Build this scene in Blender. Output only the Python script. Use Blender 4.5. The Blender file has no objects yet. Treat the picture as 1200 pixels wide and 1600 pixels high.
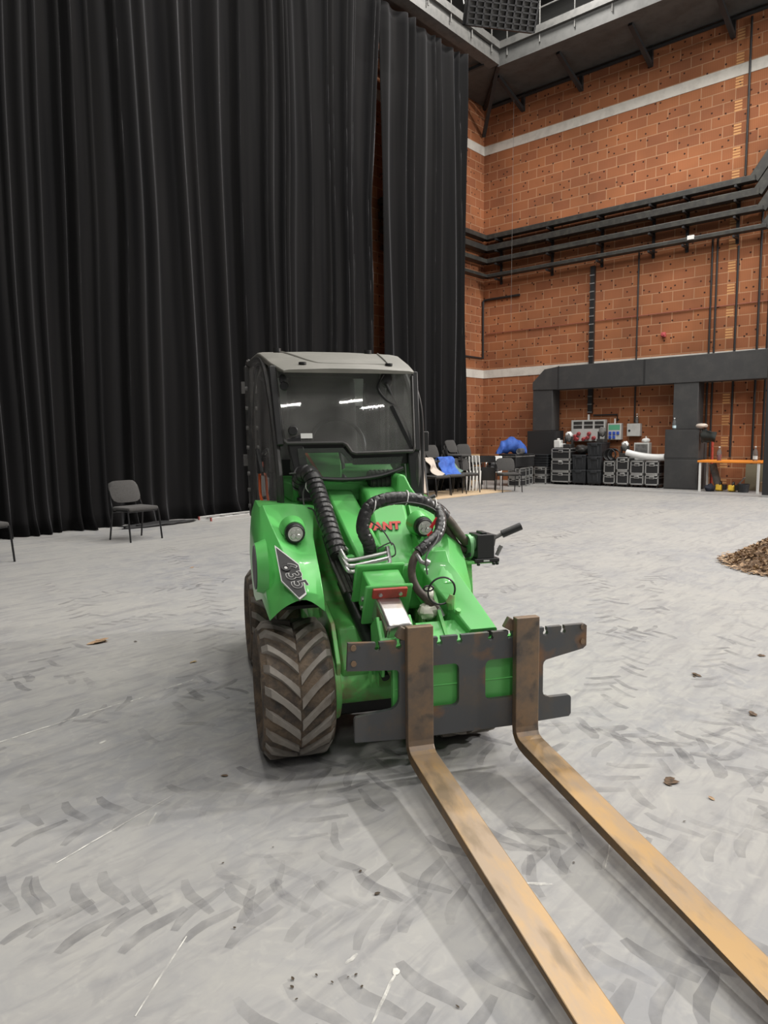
import bpy, bmesh, math, random
from mathutils import Vector, Matrix, Euler, noise
random.seed(7)
S = bpy.context.scene
COL = S.collection
R = math.radians
PI = math.pi

# ------------------------------------------------------------------ camera, world, lights, exposure
cam = bpy.data.cameras.new('camera'); camo = bpy.data.objects.new('camera', cam); COL.objects.link(camo)
cam.sensor_fit = 'VERTICAL'; cam.sensor_height = 36.0; cam.lens = 36.0*1100/1600
cam.clip_end = 200; cam.clip_start = .05
_p, _r, _y = R(6.27), R(.63), R(41.15)
_f = Vector((math.cos(_p)*math.cos(_y), math.cos(_p)*math.sin(_y), -math.sin(_p)))
_rt = Vector((math.sin(_y), -math.cos(_y), 0)); _u = _rt.cross(_f)
_r2 = _rt*math.cos(_r) - _u*math.sin(_r); _u2 = _u*math.cos(_r) + _rt*math.sin(_r)
camo.matrix_world = Matrix(((_r2.x, _u2.x, -_f.x, 0), (_r2.y, _u2.y, -_f.y, 0), (_r2.z, _u2.z, -_f.z, 1.45), (0, 0, 0, 1)))
S.camera = camo

w = bpy.data.worlds.new('world'); S.world = w; w.use_nodes = True
w.node_tree.nodes['Background'].inputs[0].default_value = (.97, .98, 1, 1)
w.node_tree.nodes['Background'].inputs[1].default_value = .10
S.view_settings.view_transform = 'Standard'; S.view_settings.look = 'None'
S.view_settings.exposure = 0.0; S.view_settings.gamma = 1.0
S.view_settings.use_curve_mapping = False
S.cycles.max_bounces = 6; S.cycles.diffuse_bounces = 3; S.cycles.transparent_max_bounces = 12
S.cycles.sample_clamp_indirect = 4.0

LAMPS = []
for lx, ly, pw in ((4.0, -3.0, 420), (9.0, -3.0, 600), (14.0, -2.5, 650),
                   (3.0, 1.0, 420), (8.0, 1.2, 520), (13.0, 1.5, 700),
                   (3.5, 5.2, 420), (8.6, 5.4, 560), (13.6, 5.6, 800),
                   (5.5, 8.3, 420), (10.6, 8.2, 480), (15.2, 8.6, 700)):
    l = bpy.data.lights.new('ceiling_and_fill_lamp', 'AREA'); l.shape = 'RECTANGLE'; l.size = 1.5; l.size_y = .3
    l.energy = pw*.50; l.color = (1, .97, .92)
    o = bpy.data.objects.new('ceiling_and_fill_light', l); COL.objects.link(o); o.location = (lx, ly, 13.4); o.rotation_euler = (0, 0, 0)
    LAMPS.append((lx, ly))
# far row behind the camera, mirrored in windscreen; nearer lamps added as front fill
for lx, ly, pw in ((-7.3, -18.3, 130), (-5.0, -19.4, 130), (-4.4, -20.4, 130), (-4.0, -6.0, 750), (1.0, -8.0, 750), (-4.5, 1.0, 600), (-9.0, -10.0, 650)):
    l = bpy.data.lights.new('ceiling_and_fill_lamp', 'AREA'); l.shape = 'RECTANGLE'; l.size = 1.5; l.size_y = .3; l.energy = pw*.42; l.color = (1, .97, .92)
    if ly < -15: l.size = .95; l.size_y = .10
    o = bpy.data.objects.new('ceiling_and_fill_light', l); COL.objects.link(o); o.location = (lx, ly, 13.4); o.rotation_euler = (0, 0, R(-19) if ly < -15 else 0); LAMPS.append((lx, ly))
# two floodlights on the far gallery, to the right of the picture
FLOODS = []
for fx, fy, fz, pw in ((17.0, -8.0, 9.6, 2100), (13.6, -10.4, 8.6, 950)):
    l = bpy.data.lights.new('gallery_flood', 'AREA'); l.shape = 'RECTANGLE'; l.size = .4; l.size_y = .35; l.energy = pw; l.color = (1, .97, .93)
    o = bpy.data.objects.new('gallery_flood_light', l); COL.objects.link(o); o.location = (fx, fy, fz)
    o.rotation_euler = (Vector((2.6, 2.0, 0))-Vector((fx, fy, fz))).to_track_quat('-Z', 'Y').to_euler(); FLOODS.append(o)

# ------------------------------------------------------------------ materials
def nodes(name):
    m = bpy.data.materials.new(name); m.use_nodes = True
    nt = m.node_tree; b = nt.nodes['Principled BSDF']
    return m, nt, b, (lambda t, **k: _n(nt, t, **k)), nt.links.new
def _n(nt, t, **k):
    n = nt.nodes.new(t)
    for a, v in k.items(): setattr(n, a, v)
    return n
def ramp(nt, fac, lo, hi, c1=(0, 0, 0, 1), c2=(1, 1, 1, 1)):
    r = nt.nodes.new('ShaderNodeValToRGB'); r.color_ramp.elements[0].position = lo; r.color_ramp.elements[1].position = hi
    r.color_ramp.elements[0].color = c1; r.color_ramp.elements[1].color = c2
    nt.links.new(fac, r.inputs[0]); return r
def c4(c): return (c[0], c[1], c[2], 1)
def mixc(nt, fac, a, b):
    m = nt.nodes.new('ShaderNodeMix'); m.data_type = 'RGBA'
    for s, v in ((m.inputs[0], fac), (m.inputs[6], a), (m.inputs[7], b)):
        if hasattr(v, 'links') or hasattr(v, 'is_linked'): nt.links.new(v, s)
        elif isinstance(v, (int, float)): s.default_value = v
        else: s.default_value = c4(v)
    return m.outputs[2]
def M(name, c, rough=.5, metal=0, c2=None, ns=6, lo=.45, hi=.65, det=5, bump=0, bs=40, coat=0, sheen=0, c3=None, ns3=20, spec=.5, stretch=None, alpha=None):
    m, nt, b, N, Lk = nodes(name)
    b.inputs['Base Color'].default_value = c4(c); b.inputs['Roughness'].default_value = rough; b.inputs['Metallic'].default_value = metal
    b.inputs['Coat Weight'].default_value = coat; b.inputs['Sheen Weight'].default_value = sheen
    b.inputs['Specular IOR Level'].default_value = spec
    tc = N('ShaderNodeTexCoord'); vec = tc.outputs['Object']
    if stretch:
        mp = N('ShaderNodeMapping'); mp.inputs['Scale'].default_value = stretch; Lk(vec, mp.inputs[0]); vec = mp.outputs[0]
    col = None
    if c2:
        n = N('ShaderNodeTexNoise'); n.inputs['Scale'].default_value = ns; n.inputs['Detail'].default_value = det; n.inputs['Roughness'].default_value = .65
        Lk(vec, n.inputs['Vector']); r = ramp(nt, n.outputs[0], lo, hi)
        col = mixc(nt, r.outputs[0], c, c2)
    if c3:
        n = N('ShaderNodeTexNoise'); n.inputs['Scale'].default_value = ns3; n.inputs['Detail'].default_value = 6
        Lk(vec, n.inputs['Vector']); r = ramp(nt, n.outputs[0], .55, .68)
        col = mixc(nt, r.outputs[0], col, c3)
    if col: Lk(col, b.inputs['Base Color'])
    if bump:
        n = N('ShaderNodeTexNoise'); n.inputs['Scale'].default_value = bs; n.inputs['Detail'].default_value = 4; Lk(vec, n.inputs['Vector'])
        bp = N('ShaderNodeBump'); bp.inputs['Strength'].default_value = bump; bp.inputs['Distance'].default_value = .01
        Lk(n.outputs[0], bp.inputs['Height']); Lk(bp.outputs[0], b.inputs['Normal'])
    return m

GREEN = M('green_paint', (.115, .525, .125), .34, 0, (.125, .47, .12), 3, .4, .8, coat=.2)
GREEND = M('green_paint_dirty', (.12, .47, .11), .45, 0, (.20, .22, .10), 7, .5, .72)
GREENF = M('green_paint_faded', (.17, .55, .15), .42, 0, (.27, .27, .13), 9, .45, .66)
BLACK = M('black_plastic', (.018, .018, .019), .42, bump=.05, bs=200)
BLACKM = M('black_metal', (.022, .022, .023), .45, .2)
BLKDUST = M('dusty_black_plastic', (.035, .034, .033), .5, 0, (.09, .08, .07), 8, .5, .8)
HOSE = M('black_hose_wrap', (.03, .03, .031), .33, 0, (.07, .065, .06), 12, .5, .8)
BRAID = M('brown_braided_hose', (.07, .055, .045), .6, 0, (.11, .09, .07), 30)
ROOFM = M('grey_roof_plastic', (.15, .145, .125), .5, 0, (.19, .182, .16), 5)
STEEL = M('bright_steel', (.62, .61, .6), .28, .9, (.5, .4, .28), 5, .52, .75)
ZINC = M('zinc_fittings', (.55, .55, .54), .35, .85)
TYRE = M('tyre_rubber_muddy', (.045, .04, .036), .8, 0, (.155, .112, .075), 9, .38, .62, bump=.5, bs=60, c3=(.07, .055, .045), ns3=30)
LUG = M('tyre_lug_rubber', (.245, .225, .20), .75, 0, (.17, .145, .12), 8, .45, .7)
RIM = M('cream_rim_paint', (.52, .46, .33), .5, 0, (.25, .19, .12), 10, .45, .7)
PLATE = M('scuffed_dark_steel', (.10, .105, .112), .5, .35, (.14, .12, .10), 7, .45, .75, c3=(.25, .14, .075), ns3=6)
RUST = M('rusty_fork_steel', (.255, .172, .108), .5, .3, (.16, .128, .102), 7, .42, .62, c3=(.10, .088, .078), ns3=13)
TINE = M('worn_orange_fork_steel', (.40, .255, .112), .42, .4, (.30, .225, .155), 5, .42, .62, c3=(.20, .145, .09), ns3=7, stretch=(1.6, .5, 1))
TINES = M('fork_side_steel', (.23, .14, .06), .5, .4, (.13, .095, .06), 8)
RED = M('red_paint', (.45, .06, .04), .5, 0, (.25, .05, .03), 10)
REDT = M('red_lettering', (.62, .05, .03), .45)
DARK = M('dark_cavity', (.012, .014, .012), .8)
LAMPG = M('lamp_lens', (.55, .55, .53), .15, .5)
WHITE = M('white_plastic', (.72, .72, .70), .5)
GREY = M('light_grey_enamel', (.55, .55, .53), .5, 0, (.48, .48, .46), 4)
FAB = M('charcoal_upholstery', (.05, .048, .046), .9, 0, (.038, .036, .035), 60, sheen=.12, bump=.2, bs=150)
CHROME = M('dark_chair_tube', (.03, .03, .032), .3, .6)
ALU = M('aluminium_edge', (.52, .52, .51), .38, .8)
CASEB = M('flight_case_laminate', (.02, .02, .021), .45)
TUB = M('black_crate_plastic', (.02, .022, .025), .5, 0, (.035, .037, .042), 5)
DUCT = M('black_painted_board', (.040, .040, .041), .65, 0, (.052, .051, .05), 3, bump=.1)
DUCTD = M('blackened_board', (.016, .016, .017), .7)
ORANGE = M('orange_table_top', (.85, .28, .03), .45)
BLUE = M('blue_jacket_fabric', (.05, .14, .52), .7, 0, (.03, .08, .36), 9)
BEIGE = M('beige_cloth', (.55, .48, .42), .85)
TAN = M('tan_carpet', (.60, .45, .29), .95, 0, (.52, .38, .24), 10)
WOOD = M('pale_wood', (.5, .33, .17), .7, 0, (.36, .2, .1), 12)
CARD = M('cardboard', (.36, .26, .16), .85)
LEAF = M('dry_leaf', (.32, .205, .12), .85, 0, (.45, .32, .2), 14, .4, .65)
LEAFD = M('dark_leaf', (.13, .085, .055), .85, 0, (.24, .15, .09), 30, .4, .6)
SCRAP = M('dark_scrap', (.075, .052, .036), .9, 0, (.16, .10, .06), 40, .4, .65)
CLOD = M('dirt_clod', (.06, .045, .03), .95)
GAL = M('gallery_steel', (.085, .085, .082), .6, .2, (.065, .065, .063), 4)
GALL = M('gallery_light_steel', (.105, .103, .098), .55, .2, (.075, .075, .072), 6)
TRAY = M('black_cable_tray', (.035, .034, .032), .5, .3, (.06, .058, .05), 6)
STRIPE = M('pale_concrete_band', (.58, .55, .50), .85, 0, (.48, .45, .41), 3)
UPPER = M('dark_grey_upper_wall', (.085, .085, .082), .8, 0, (.065, .065, .063), 1.2, stretch=(1, .2, 6))
YELLOW = M('yellow_tool_plastic', (.7, .45, .04), .5)
PINK = M('pink_drink', (.75, .08, .12), .2)
REDS = M('red_socket', (.42, .07, .075), .5)
BLUES = M('blue_socket', (.04, .09, .45), .4)
TEAL = M('green_socket_panel', (.12, .42, .25), .5)
GREYF = M('grey_wrap', (.16, .155, .15), .7, 0, (.09, .088, .085), 8)
PLASTICW = M('white_bag', (.75, .75, .74), .35)
def glass(name, tint, dust, fac):
    m, nt, b, N, Lk = nodes(name)
    out = nt.nodes['Material Output']
    tr = N('ShaderNodeBsdfTransparent'); tr.inputs[0].default_value = c4(tint)
    gl = N('ShaderNodeBsdfGlossy'); gl.inputs['Roughness'].default_value = .02
    fr = N('ShaderNodeFresnel'); fr.inputs[0].default_value = 1.5
    df = N('ShaderNodeBsdfDiffuse'); df.inputs[0].default_value = c4(dust)
    m1 = N('ShaderNodeMixShader'); Lk(fr.outputs[0], m1.inputs[0]); Lk(tr.outputs[0], m1.inputs[1]); Lk(gl.outputs[0], m1.inputs[2])
    nz = N('ShaderNodeTexNoise'); nz.inputs['Scale'].default_value = 4; nz.inputs['Detail'].default_value = 8
    tc = N('ShaderNodeTexCoord'); Lk(tc.outputs['Object'], nz.inputs['Vector'])
    rp = ramp(nt, nz.outputs[0], .3, .75, (fac*.5,)*3+(1,), (fac*1.6,)*3+(1,))
    m2 = N('ShaderNodeMixShader'); Lk(rp.outputs[0], m2.inputs[0]); Lk(m1.outputs[0], m2.inputs[1]); Lk(df.outputs[0], m2.inputs[2])
    Lk(m2.outputs[0], out.inputs[0]); return m
GLASS = glass('dusty_windscreen', (.78, .80, .80), (.50, .49, .47), .17)
GLASSG = glass('lower_screen_glass', (.86, .90, .86), (.40, .44, .40), .09)
CLEAR = glass('clear_bottle_plastic', (.85, .9, .9), (.6, .62, .63), .15)

def velvet():
    m, nt, b, N, Lk = nodes('black_velvet_curtain')
    b.inputs['Roughness'].default_value = .95; b.inputs['Specular IOR Level'].default_value = .12
    b.inputs['Sheen Weight'].default_value = .20; b.inputs['Sheen Roughness'].default_value = .30
    b.inputs['Sheen Tint'].default_value = (.8, .8, .85, 1)
    tc = N('ShaderNodeTexCoord'); mp = N('ShaderNodeMapping'); mp.inputs['Scale'].default_value = (3, 3, .12); Lk(tc.outputs['Object'], mp.inputs[0])
    n = N('ShaderNodeTexNoise'); n.inputs['Scale'].default_value = 2; n.inputs['Detail'].default_value = 6; Lk(mp.outputs[0], n.inputs['Vector'])
    r = ramp(nt, n.outputs[0], .3, .75, (.0042, .0042, .0047, 1), (.0095, .0091, .0092, 1)); Lk(r.outputs[0], b.inputs['Base Color'])
    return m
VELVET = velvet()

def brick(name, axis):
    m, nt, b, N, Lk = nodes(name)
    b.inputs['Roughness'].default_value = .85; b.inputs['Specular IOR Level'].default_value = .25
    tc = N('ShaderNodeTexCoord'); sp = N('ShaderNodeSeparateXYZ'); Lk(tc.outputs['Object'], sp.inputs[0])
    cb = N('ShaderNodeCombineXYZ'); Lk(sp.outputs[axis], cb.inputs[0]); Lk(sp.outputs[2], cb.inputs[1])
    bt = N('ShaderNodeTexBrick'); bt.inputs['Scale'].default_value = 1; bt.inputs['Brick Width'].default_value = .53; bt.inputs['Row Height'].default_value = .266
    bt.inputs['Mortar Size'].default_value = .013; bt.inputs['Mortar Smooth'].default_value = .3; bt.inputs['Bias'].default_value = -.1
    bt.inputs['Color1'].default_value = (.335, .130, .058, 1); bt.inputs['Color2'].default_value = (.255, .095, .047, 1); bt.inputs['Mortar'].default_value = (.43, .235, .135, 1)
    Lk(cb.outputs[0], bt.inputs['Vector'])
    nz = N('ShaderNodeTexNoise'); nz.inputs['Scale'].default_value = .7; nz.inputs['Detail'].default_value = 3; Lk(cb.outputs[0], nz.inputs['Vector'])
    r1 = ramp(nt, nz.outputs[0], .35, .7, (.8, .8, .8, 1), (1.12, 1.1, 1.08, 1))
    mu = N('ShaderNodeMix', data_type='RGBA', blend_type='MULTIPLY'); mu.inputs[0].default_value = 1; Lk(bt.outputs[0], mu.inputs[6]); Lk(r1.outputs[0], mu.inputs[7])
    # vertical grooves of the hollow blocks
    wv = N('ShaderNodeTexWave'); wv.inputs['Scale'].default_value = 7.5; wv.bands_direction = 'X'; Lk(cb.outputs[0], wv.inputs['Vector'])
    r2 = ramp(nt, wv.outputs[1], .1, .6, (.84, .82, .80, 1), (1.03, 1.03, 1.03, 1))
    mu2 = N('ShaderNodeMix', data_type='RGBA', blend_type='MULTIPLY'); mu2.inputs[0].default_value = .55; Lk(mu.outputs[2], mu2.inputs[6]); Lk(r2.outputs[0], mu2.inputs[7])
    # odd burnt or dusty blocks
    # drilled holes
    vo = N('ShaderNodeTexVoronoi', voronoi_dimensions='2D'); vo.inputs['Scale'].default_value = 3.1; Lk(cb.outputs[0], vo.inputs['Vector'])
    r3 = ramp(nt, vo.outputs['Distance'], .055, .085, (1, 1, 1, 1), (0, 0, 0, 1))
    c = mixc(nt, r3.outputs[0], mu2.outputs[2], (.045, .018, .012))
    # column of slotted vent blocks
    if axis == 1:
        def mth(op, a, bb):
            q = N('ShaderNodeMath', operation=op)
            for s, v in ((q.inputs[0], a), (q.inputs[1], bb)):
                if isinstance(v, (int, float)): s.default_value = v
                else: Lk(v, s)
            return q.outputs[0]
        d = mth('LESS_THAN', mth('ABSOLUTE', mth('SUBTRACT', sp.outputs[1], 5.23), 0), .085)
        s1 = mth('LESS_THAN', mth('FRACT', mth('DIVIDE', sp.outputs[2], .532), 0), .5)
        s2 = mth('LESS_THAN', mth('FRACT', mth('DIVIDE', sp.outputs[2], .0665), 0), .6)
        k = mth('MULTIPLY', mth('MULTIPLY', d, s1), s2)
        c = mixc(nt, k, c, (.56, .30, .13))
    Lk(c, b.inputs['Base Color'])
    bp = N('ShaderNodeBump'); bp.inputs['Strength'].default_value = .5; bp.inputs['Distance'].default_value = .01; bp.invert = True
    Lk(bt.outputs['Fac'], bp.inputs['Height']); Lk(bp.outputs[0], b.inputs['Normal'])
    return m
BRICKR = brick('hollow_clay_blocks_right', 1); BRICKL = brick('hollow_clay_blocks_left', 0)

def floor_mat():
    m, nt, b, N, Lk = nodes('grey_painted_floor')
    tc = N('ShaderNodeTexCoord'); v = tc.outputs['Object']
    n1 = N('ShaderNodeTexNoise'); n1.inputs['Scale'].default_value = .55; n1.inputs['Detail'].default_value = 5; Lk(v, n1.inputs['Vector'])
    n2 = N('ShaderNodeTexNoise'); n2.inputs['Scale'].default_value = 3.2; n2.inputs['Detail'].default_value = 9; n2.inputs['Roughness'].default_value = .7; n2.inputs['Distortion'].default_value = 1.2; Lk(v, n2.inputs['Vector'])
    mp = N('ShaderNodeMapping'); mp.inputs['Scale'].default_value = (1, 7, 1); mp.inputs['Rotation'].default_value = (0, 0, R(-25)); Lk(v, mp.inputs[0])
    n3 = N('ShaderNodeTexNoise'); n3.inputs['Scale'].default_value = 1.3; n3.inputs['Detail'].default_value = 8; n3.inputs['Distortion'].default_value = .6; Lk(mp.outputs[0], n3.inputs['Vector'])
    a = mixc(nt, ramp(nt, n1.outputs[0], .35, .65).outputs[0], (.262, .266, .279), (.338, .332, .320))
    a = mixc(nt, ramp(nt, n2.outputs[0], .36, .72).outputs[0], a, (.372, .363, .342))
    d = ramp(nt, n3.outputs[0], .53, .72); 
    mm = N('ShaderNodeMath', operation='MULTIPLY'); mm.inputs[1].default_value = .5; Lk(d.outputs[0], mm.inputs[0])
    a = mixc(nt, mm.outputs[0], a, (.205, .203, .212))
    mp2 = N('ShaderNodeMapping'); mp2.inputs['Scale'].default_value = (1.3, 5, 1); mp2.inputs['Rotation'].default_value = (0, 0, R(48)); Lk(v, mp2.inputs[0])
    n4 = N('ShaderNodeTexNoise'); n4.inputs['Scale'].default_value = 2.6; n4.inputs['Detail'].default_value = 7; n4.inputs['Distortion'].default_value = 1.5; Lk(mp2.outputs[0], n4.inputs['Vector'])
    m4 = N('ShaderNodeMath', operation='MULTIPLY'); m4.inputs[1].default_value = .42; Lk(ramp(nt, n4.outputs[0], .50, .70).outputs[0], m4.inputs[0])
    a = mixc(nt, m4.outputs[0], a, (.19, .19, .20))
    n5 = N('ShaderNodeTexNoise'); n5.inputs['Scale'].default_value = 9; n5.inputs['Detail'].default_value = 8; n5.inputs['Distortion'].default_value = 2; Lk(v, n5.inputs['Vector'])
    m5 = N('ShaderNodeMath', operation='MULTIPLY'); m5.inputs[1].default_value = .35; Lk(ramp(nt, n5.outputs[0], .55, .75).outputs[0], m5.inputs[0])
    a = mixc(nt, m5.outputs[0], a, (.47, .455, .42))
    Lk(a, b.inputs['Base Color']); b.inputs['Roughness'].default_value = .55; b.inputs['Specular IOR Level'].default_value = .35
    return m
FLOOR = floor_mat()
def mark_mat(name, col, amt, sc=18):
    m, nt, b, N, Lk = nodes(name); out = nt.nodes['Material Output']
    b.inputs['Base Color'].default_value = c4(col); b.inputs['Roughness'].default_value = .7
    tc = N('ShaderNodeTexCoord')
    n = N('ShaderNodeTexNoise'); n.inputs['Scale'].default_value = sc; n.inputs['Detail'].default_value = 6; Lk(tc.outputs['Object'], n.inputs['Vector'])
    n2 = N('ShaderNodeTexNoise'); n2.inputs['Scale'].default_value = 1.7; n2.inputs['Detail'].default_value = 2; Lk(tc.outputs['Object'], n2.inputs['Vector'])
    r = ramp(nt, n.outputs[0], .3, .62, (0, 0, 0, 1), (amt, amt, amt, 1)); r2 = ramp(nt, n2.outputs[0], .38, .6, (.25, .25, .25, 1), (1, 1, 1, 1))
    mu = N('ShaderNodeMath', operation='MULTIPLY'); Lk(r.outputs[0], mu.inputs[0]); Lk(r2.outputs[0], mu.inputs[1])
    tr = N('ShaderNodeBsdfTransparent'); mx = N('ShaderNodeMixShader'); Lk(mu.outputs[0], mx.inputs[0]); Lk(tr.outputs[0], mx.inputs[1]); Lk(b.outputs[0], mx.inputs[2]); Lk(mx.outputs[0], out.inputs[0])
    return m
TRACK = mark_mat('tyre_track_dirt', (.15, .148, .157), .34, 9); SCUFF = mark_mat('white_scuff', (.74, .73, .68), 1.0, 25)

# ------------------------------------------------------------------ mesh helpers
def sm(pts, k=6, closed=False):
    P = [Vector(p) for p in pts]; n = len(P); out = []
    rng = n if closed else n-1
    for i in range(rng):
        if closed: a, b, c, d = P[i-1], P[i], P[(i+1) % n], P[(i+2) % n]
        else: a, b, c, d = P[max(i-1, 0)], P[i], P[i+1], P[min(i+2, n-1)]
        for j in range(k):
            t = j/k
            out.append(.5*((2*b)+(c-a)*t+(2*a-5*b+4*c-d)*t*t+(3*b-a-3*c+d)*t*t*t))
    if not closed: out.append(P[-1])
    return out
OFF = None
class MB:
    def __init__(s): s.v = []; s.f = []; s.m = []
    def add(s, vs, fs, m=0, T=None):
        o = len(s.v)
        s.v += [tuple(T @ Vector(p)) if T is not None else tuple(p) for p in vs]
        for f in fs: s.f.append([i+o for i in f]); s.m.append(m)
        return s
    def box(s, c, d, rot=None, m=0, T=None, taper=(1, 1)):
        x, y, z = d[0]/2, d[1]/2, d[2]/2; tx, ty = taper
        vs = [Vector(p) for p in ((-x, -y, -z), (x, -y, -z), (x, y, -z), (-x, y, -z), (-x*tx, -y*ty, z), (x*tx, -y*ty, z), (x*tx, y*ty, z), (-x*tx, y*ty, z))]
        if rot is not None:
            Q = rot.to_3x3() if isinstance(rot, Matrix) else Euler(rot).to_matrix()
            vs = [Q @ p for p in vs]
        C = Vector(c)
        return s.add([p+C for p in vs], [(0, 3, 2, 1), (4, 5, 6, 7), (0, 1, 5, 4), (1, 2, 6, 5), (2, 3, 7, 6), (3, 0, 4, 7)], m, T)
    def bb(s, x0, x1, y0, y1, z0, z1, m=0): return s.box(((x0+x1)/2, (y0+y1)/2, (z0+z1)/2), (abs(x1-x0), abs(y1-y0), abs(z1-z0)), m=m)
    def bar(s, a, b, wd, h, m=0, up=(0, 0, 1), ext=0):
        a = Vector(a); b = Vector(b); d = (b-a); L = d.length; d.normalize()
        x = d.cross(Vector(up)); x = x.normalized() if x.length > 1e-4 else Vector((1, 0, 0)); z = x.cross(d)
        Q = Matrix((x, d, z)).transposed()
        return s.box((a+b)/2, (wd, L+ext, h), Q.to_4x4(), m)
    def tube(s, pts, r, n=10, m=0, closed=False, rf=None):
        P = [Vector(p) for p in pts]; N = len(P)
        tan = []
        for i in range(N):
            if closed: t = P[(i+1) % N]-P[i-1]
            else: t = P[min(i+1, N-1)]-P[max(i-1, 0)]
            tan.append(t.normalized())
        u = tan[0].orthogonal().normalized(); vs = []; dist = 0
        for i in range(N):
            if i: dist += (P[i]-P[i-1]).length
            u = (u-tan[i]*u.dot(tan[i])).normalized(); v = tan[i].cross(u)
            ri = r[i] if isinstance(r, (list, tuple)) else r
            for j in range(n):
                a = 2*PI*j/n; rr = ri*(rf(dist, a) if rf else 1)
                vs.append(P[i]+(u*math.cos(a)+v*math.sin(a))*rr)
        fs = []
        for i in range(N if closed else N-1):
            k = (i+1) % N
            for j in range(n): fs.append((i*n+j, i*n+(j+1) % n, k*n+(j+1) % n, k*n+j))
        if not closed: fs += [tuple(range(n))[::-1], tuple(range((N-1)*n, N*n))]
        return s.add(vs, fs, m)
    def cyl(s, a, b, r, r2=None, n=16, m=0): return s.tube([a, b], [r, r if r2 is None else r2], n, m)
    def lathe(s, prof, n=32, axis='x', c=(0, 0, 0), m=0):
        vs = []; N = len(prof)
        for i in range(n):
            a = 2*PI*i/n
            for (h, r) in prof:
                p = {'x': (h, r*math.cos(a), r*math.sin(a)), 'z': (r*math.cos(a), r*math.sin(a), h), 'y': (r*math.sin(a), h, r*math.cos(a))}[axis]
                vs.append((p[0]+c[0], p[1]+c[1], p[2]+c[2]))
        fs = [(i*N+j, ((i+1) % n)*N+j, ((i+1) % n)*N+j+1, i*N+j+1) for i in range(n) for j in range(N-1)]
        return s.add(vs, fs, m)
    def prism(s, poly, axis, a0, a1, m=0):
        def P(p, a): return {'x': (a, p[0], p[1]), 'y': (p[0], a, p[1]), 'z': (p[0], p[1], a)}[axis]
        n = len(poly); vs = [P(p, a0) for p in poly]+[P(p, a1) for p in poly]
        fs = [tuple(range(n))[::-1], tuple(range(n, 2*n))]+[(i, (i+1) % n, n+(i+1) % n, n+i) for i in range(n)]
        return s.add(vs, fs, m)
    def grid(s, rows, m=0, closeu=False):
        n = len(rows[0]); vs = [p for r in rows for p in r]
        fs = [(i*n+j, i*n+(j+1) % n, (i+1)*n+(j+1) % n, (i+1)*n+j) for i in range(len(rows)-1) for j in range(n if closeu else n-1)]
        return s.add(vs, fs, m)
    def ball(s, c, r, n=12, k=8, m=0, jit=0, seed=0):
        rs = r if isinstance(r, (tuple, list)) else (r, r, r); rows = []
        for i in range(k+1):
            t = PI*i/k; row = []
            for j in range(n):
                a = 2*PI*j/n; d = Vector((math.sin(t)*math.cos(a), math.sin(t)*math.sin(a), math.cos(t)))
                q = 1+(jit*noise.noise(d*2.3+Vector((seed*7.1, seed, 0))) if jit else 0)
                row.append((c[0]+d.x*rs[0]*q, c[1]+d.y*rs[1]*q, c[2]+d.z*rs[2]*q))
            rows.append(row)
        return s.grid(rows, m, True)
    def plate(s, outer, holes, fn, th, m=0):
        """flat plate with holes; fn maps (u,v,w) to a point, w is thickness"""
        bm = bmesh.new(); ed = []
        for loop in [outer]+holes:
            vs = [bm.verts.new((p[0], p[1], 0)) for p in loop]
            ed += [bm.edges.new((vs[i], vs[(i+1) % len(vs)])) for i in range(len(vs))]
        bmesh.ops.triangle_fill(bm, use_beauty=True, use_dissolve=False, edges=ed)
        bmesh.ops.recalc_face_normals(bm, faces=bm.faces)
        g = bmesh.ops.extrude_face_region(bm, geom=list(bm.faces))
        bmesh.ops.translate(bm, verts=[e for e in g['geom'] if isinstance(e, bmesh.types.BMVert)], vec=(0, 0, th))
        bm.verts.index_update()
        s.add([fn(v.co.x, v.co.y, v.co.z) for v in bm.verts], [tuple(v.index for v in f.verts) for f in bm.faces], m); bm.free(); return s
    def clusters(s, pad=.006):
        n = len(s.v); par = list(range(n))
        def fd(i):
            while par[i] != i: par[i] = par[par[i]]; i = par[i]
            return i
        for f in s.f:
            r0 = fd(f[0])
            for i in f[1:]: par[fd(i)] = r0
        isl = {}
        for i in range(n): isl.setdefault(fd(i), []).append(i)
        bx = []
        for k, ids in isl.items():
            P = [s.v[i] for i in ids]; bx.append([[min(p[a] for p in P)-pad for a in range(3)], [max(p[a] for p in P)+pad for a in range(3)], set([k])])
        ch = True
        while ch and len(bx) > 1:
            ch = False
            for i in range(len(bx)):
                for j in range(len(bx)-1, i, -1):
                    A, B = bx[i], bx[j]
                    if all(A[0][a] <= B[1][a] and B[0][a] <= A[1][a] for a in range(3)):
                        bx[i] = [[min(A[0][a], B[0][a]) for a in range(3)], [max(A[1][a], B[1][a]) for a in range(3)], A[2] | B[2]]; bx.pop(j); ch = True
        if len(bx) < 2: return [s]
        out = []
        for B in bx:
            q = MB(); mp = {}
            for f, m in zip(s.f, s.m):
                if fd(f[0]) in B[2]:
                    for i in f:
                        if i not in mp: mp[i] = len(q.v); q.v.append(s.v[i])
                    q.f.append([mp[i] for i in f]); q.m.append(m)
            out.append(q)
        return sorted(out, key=lambda q: -len(q.v))
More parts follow.
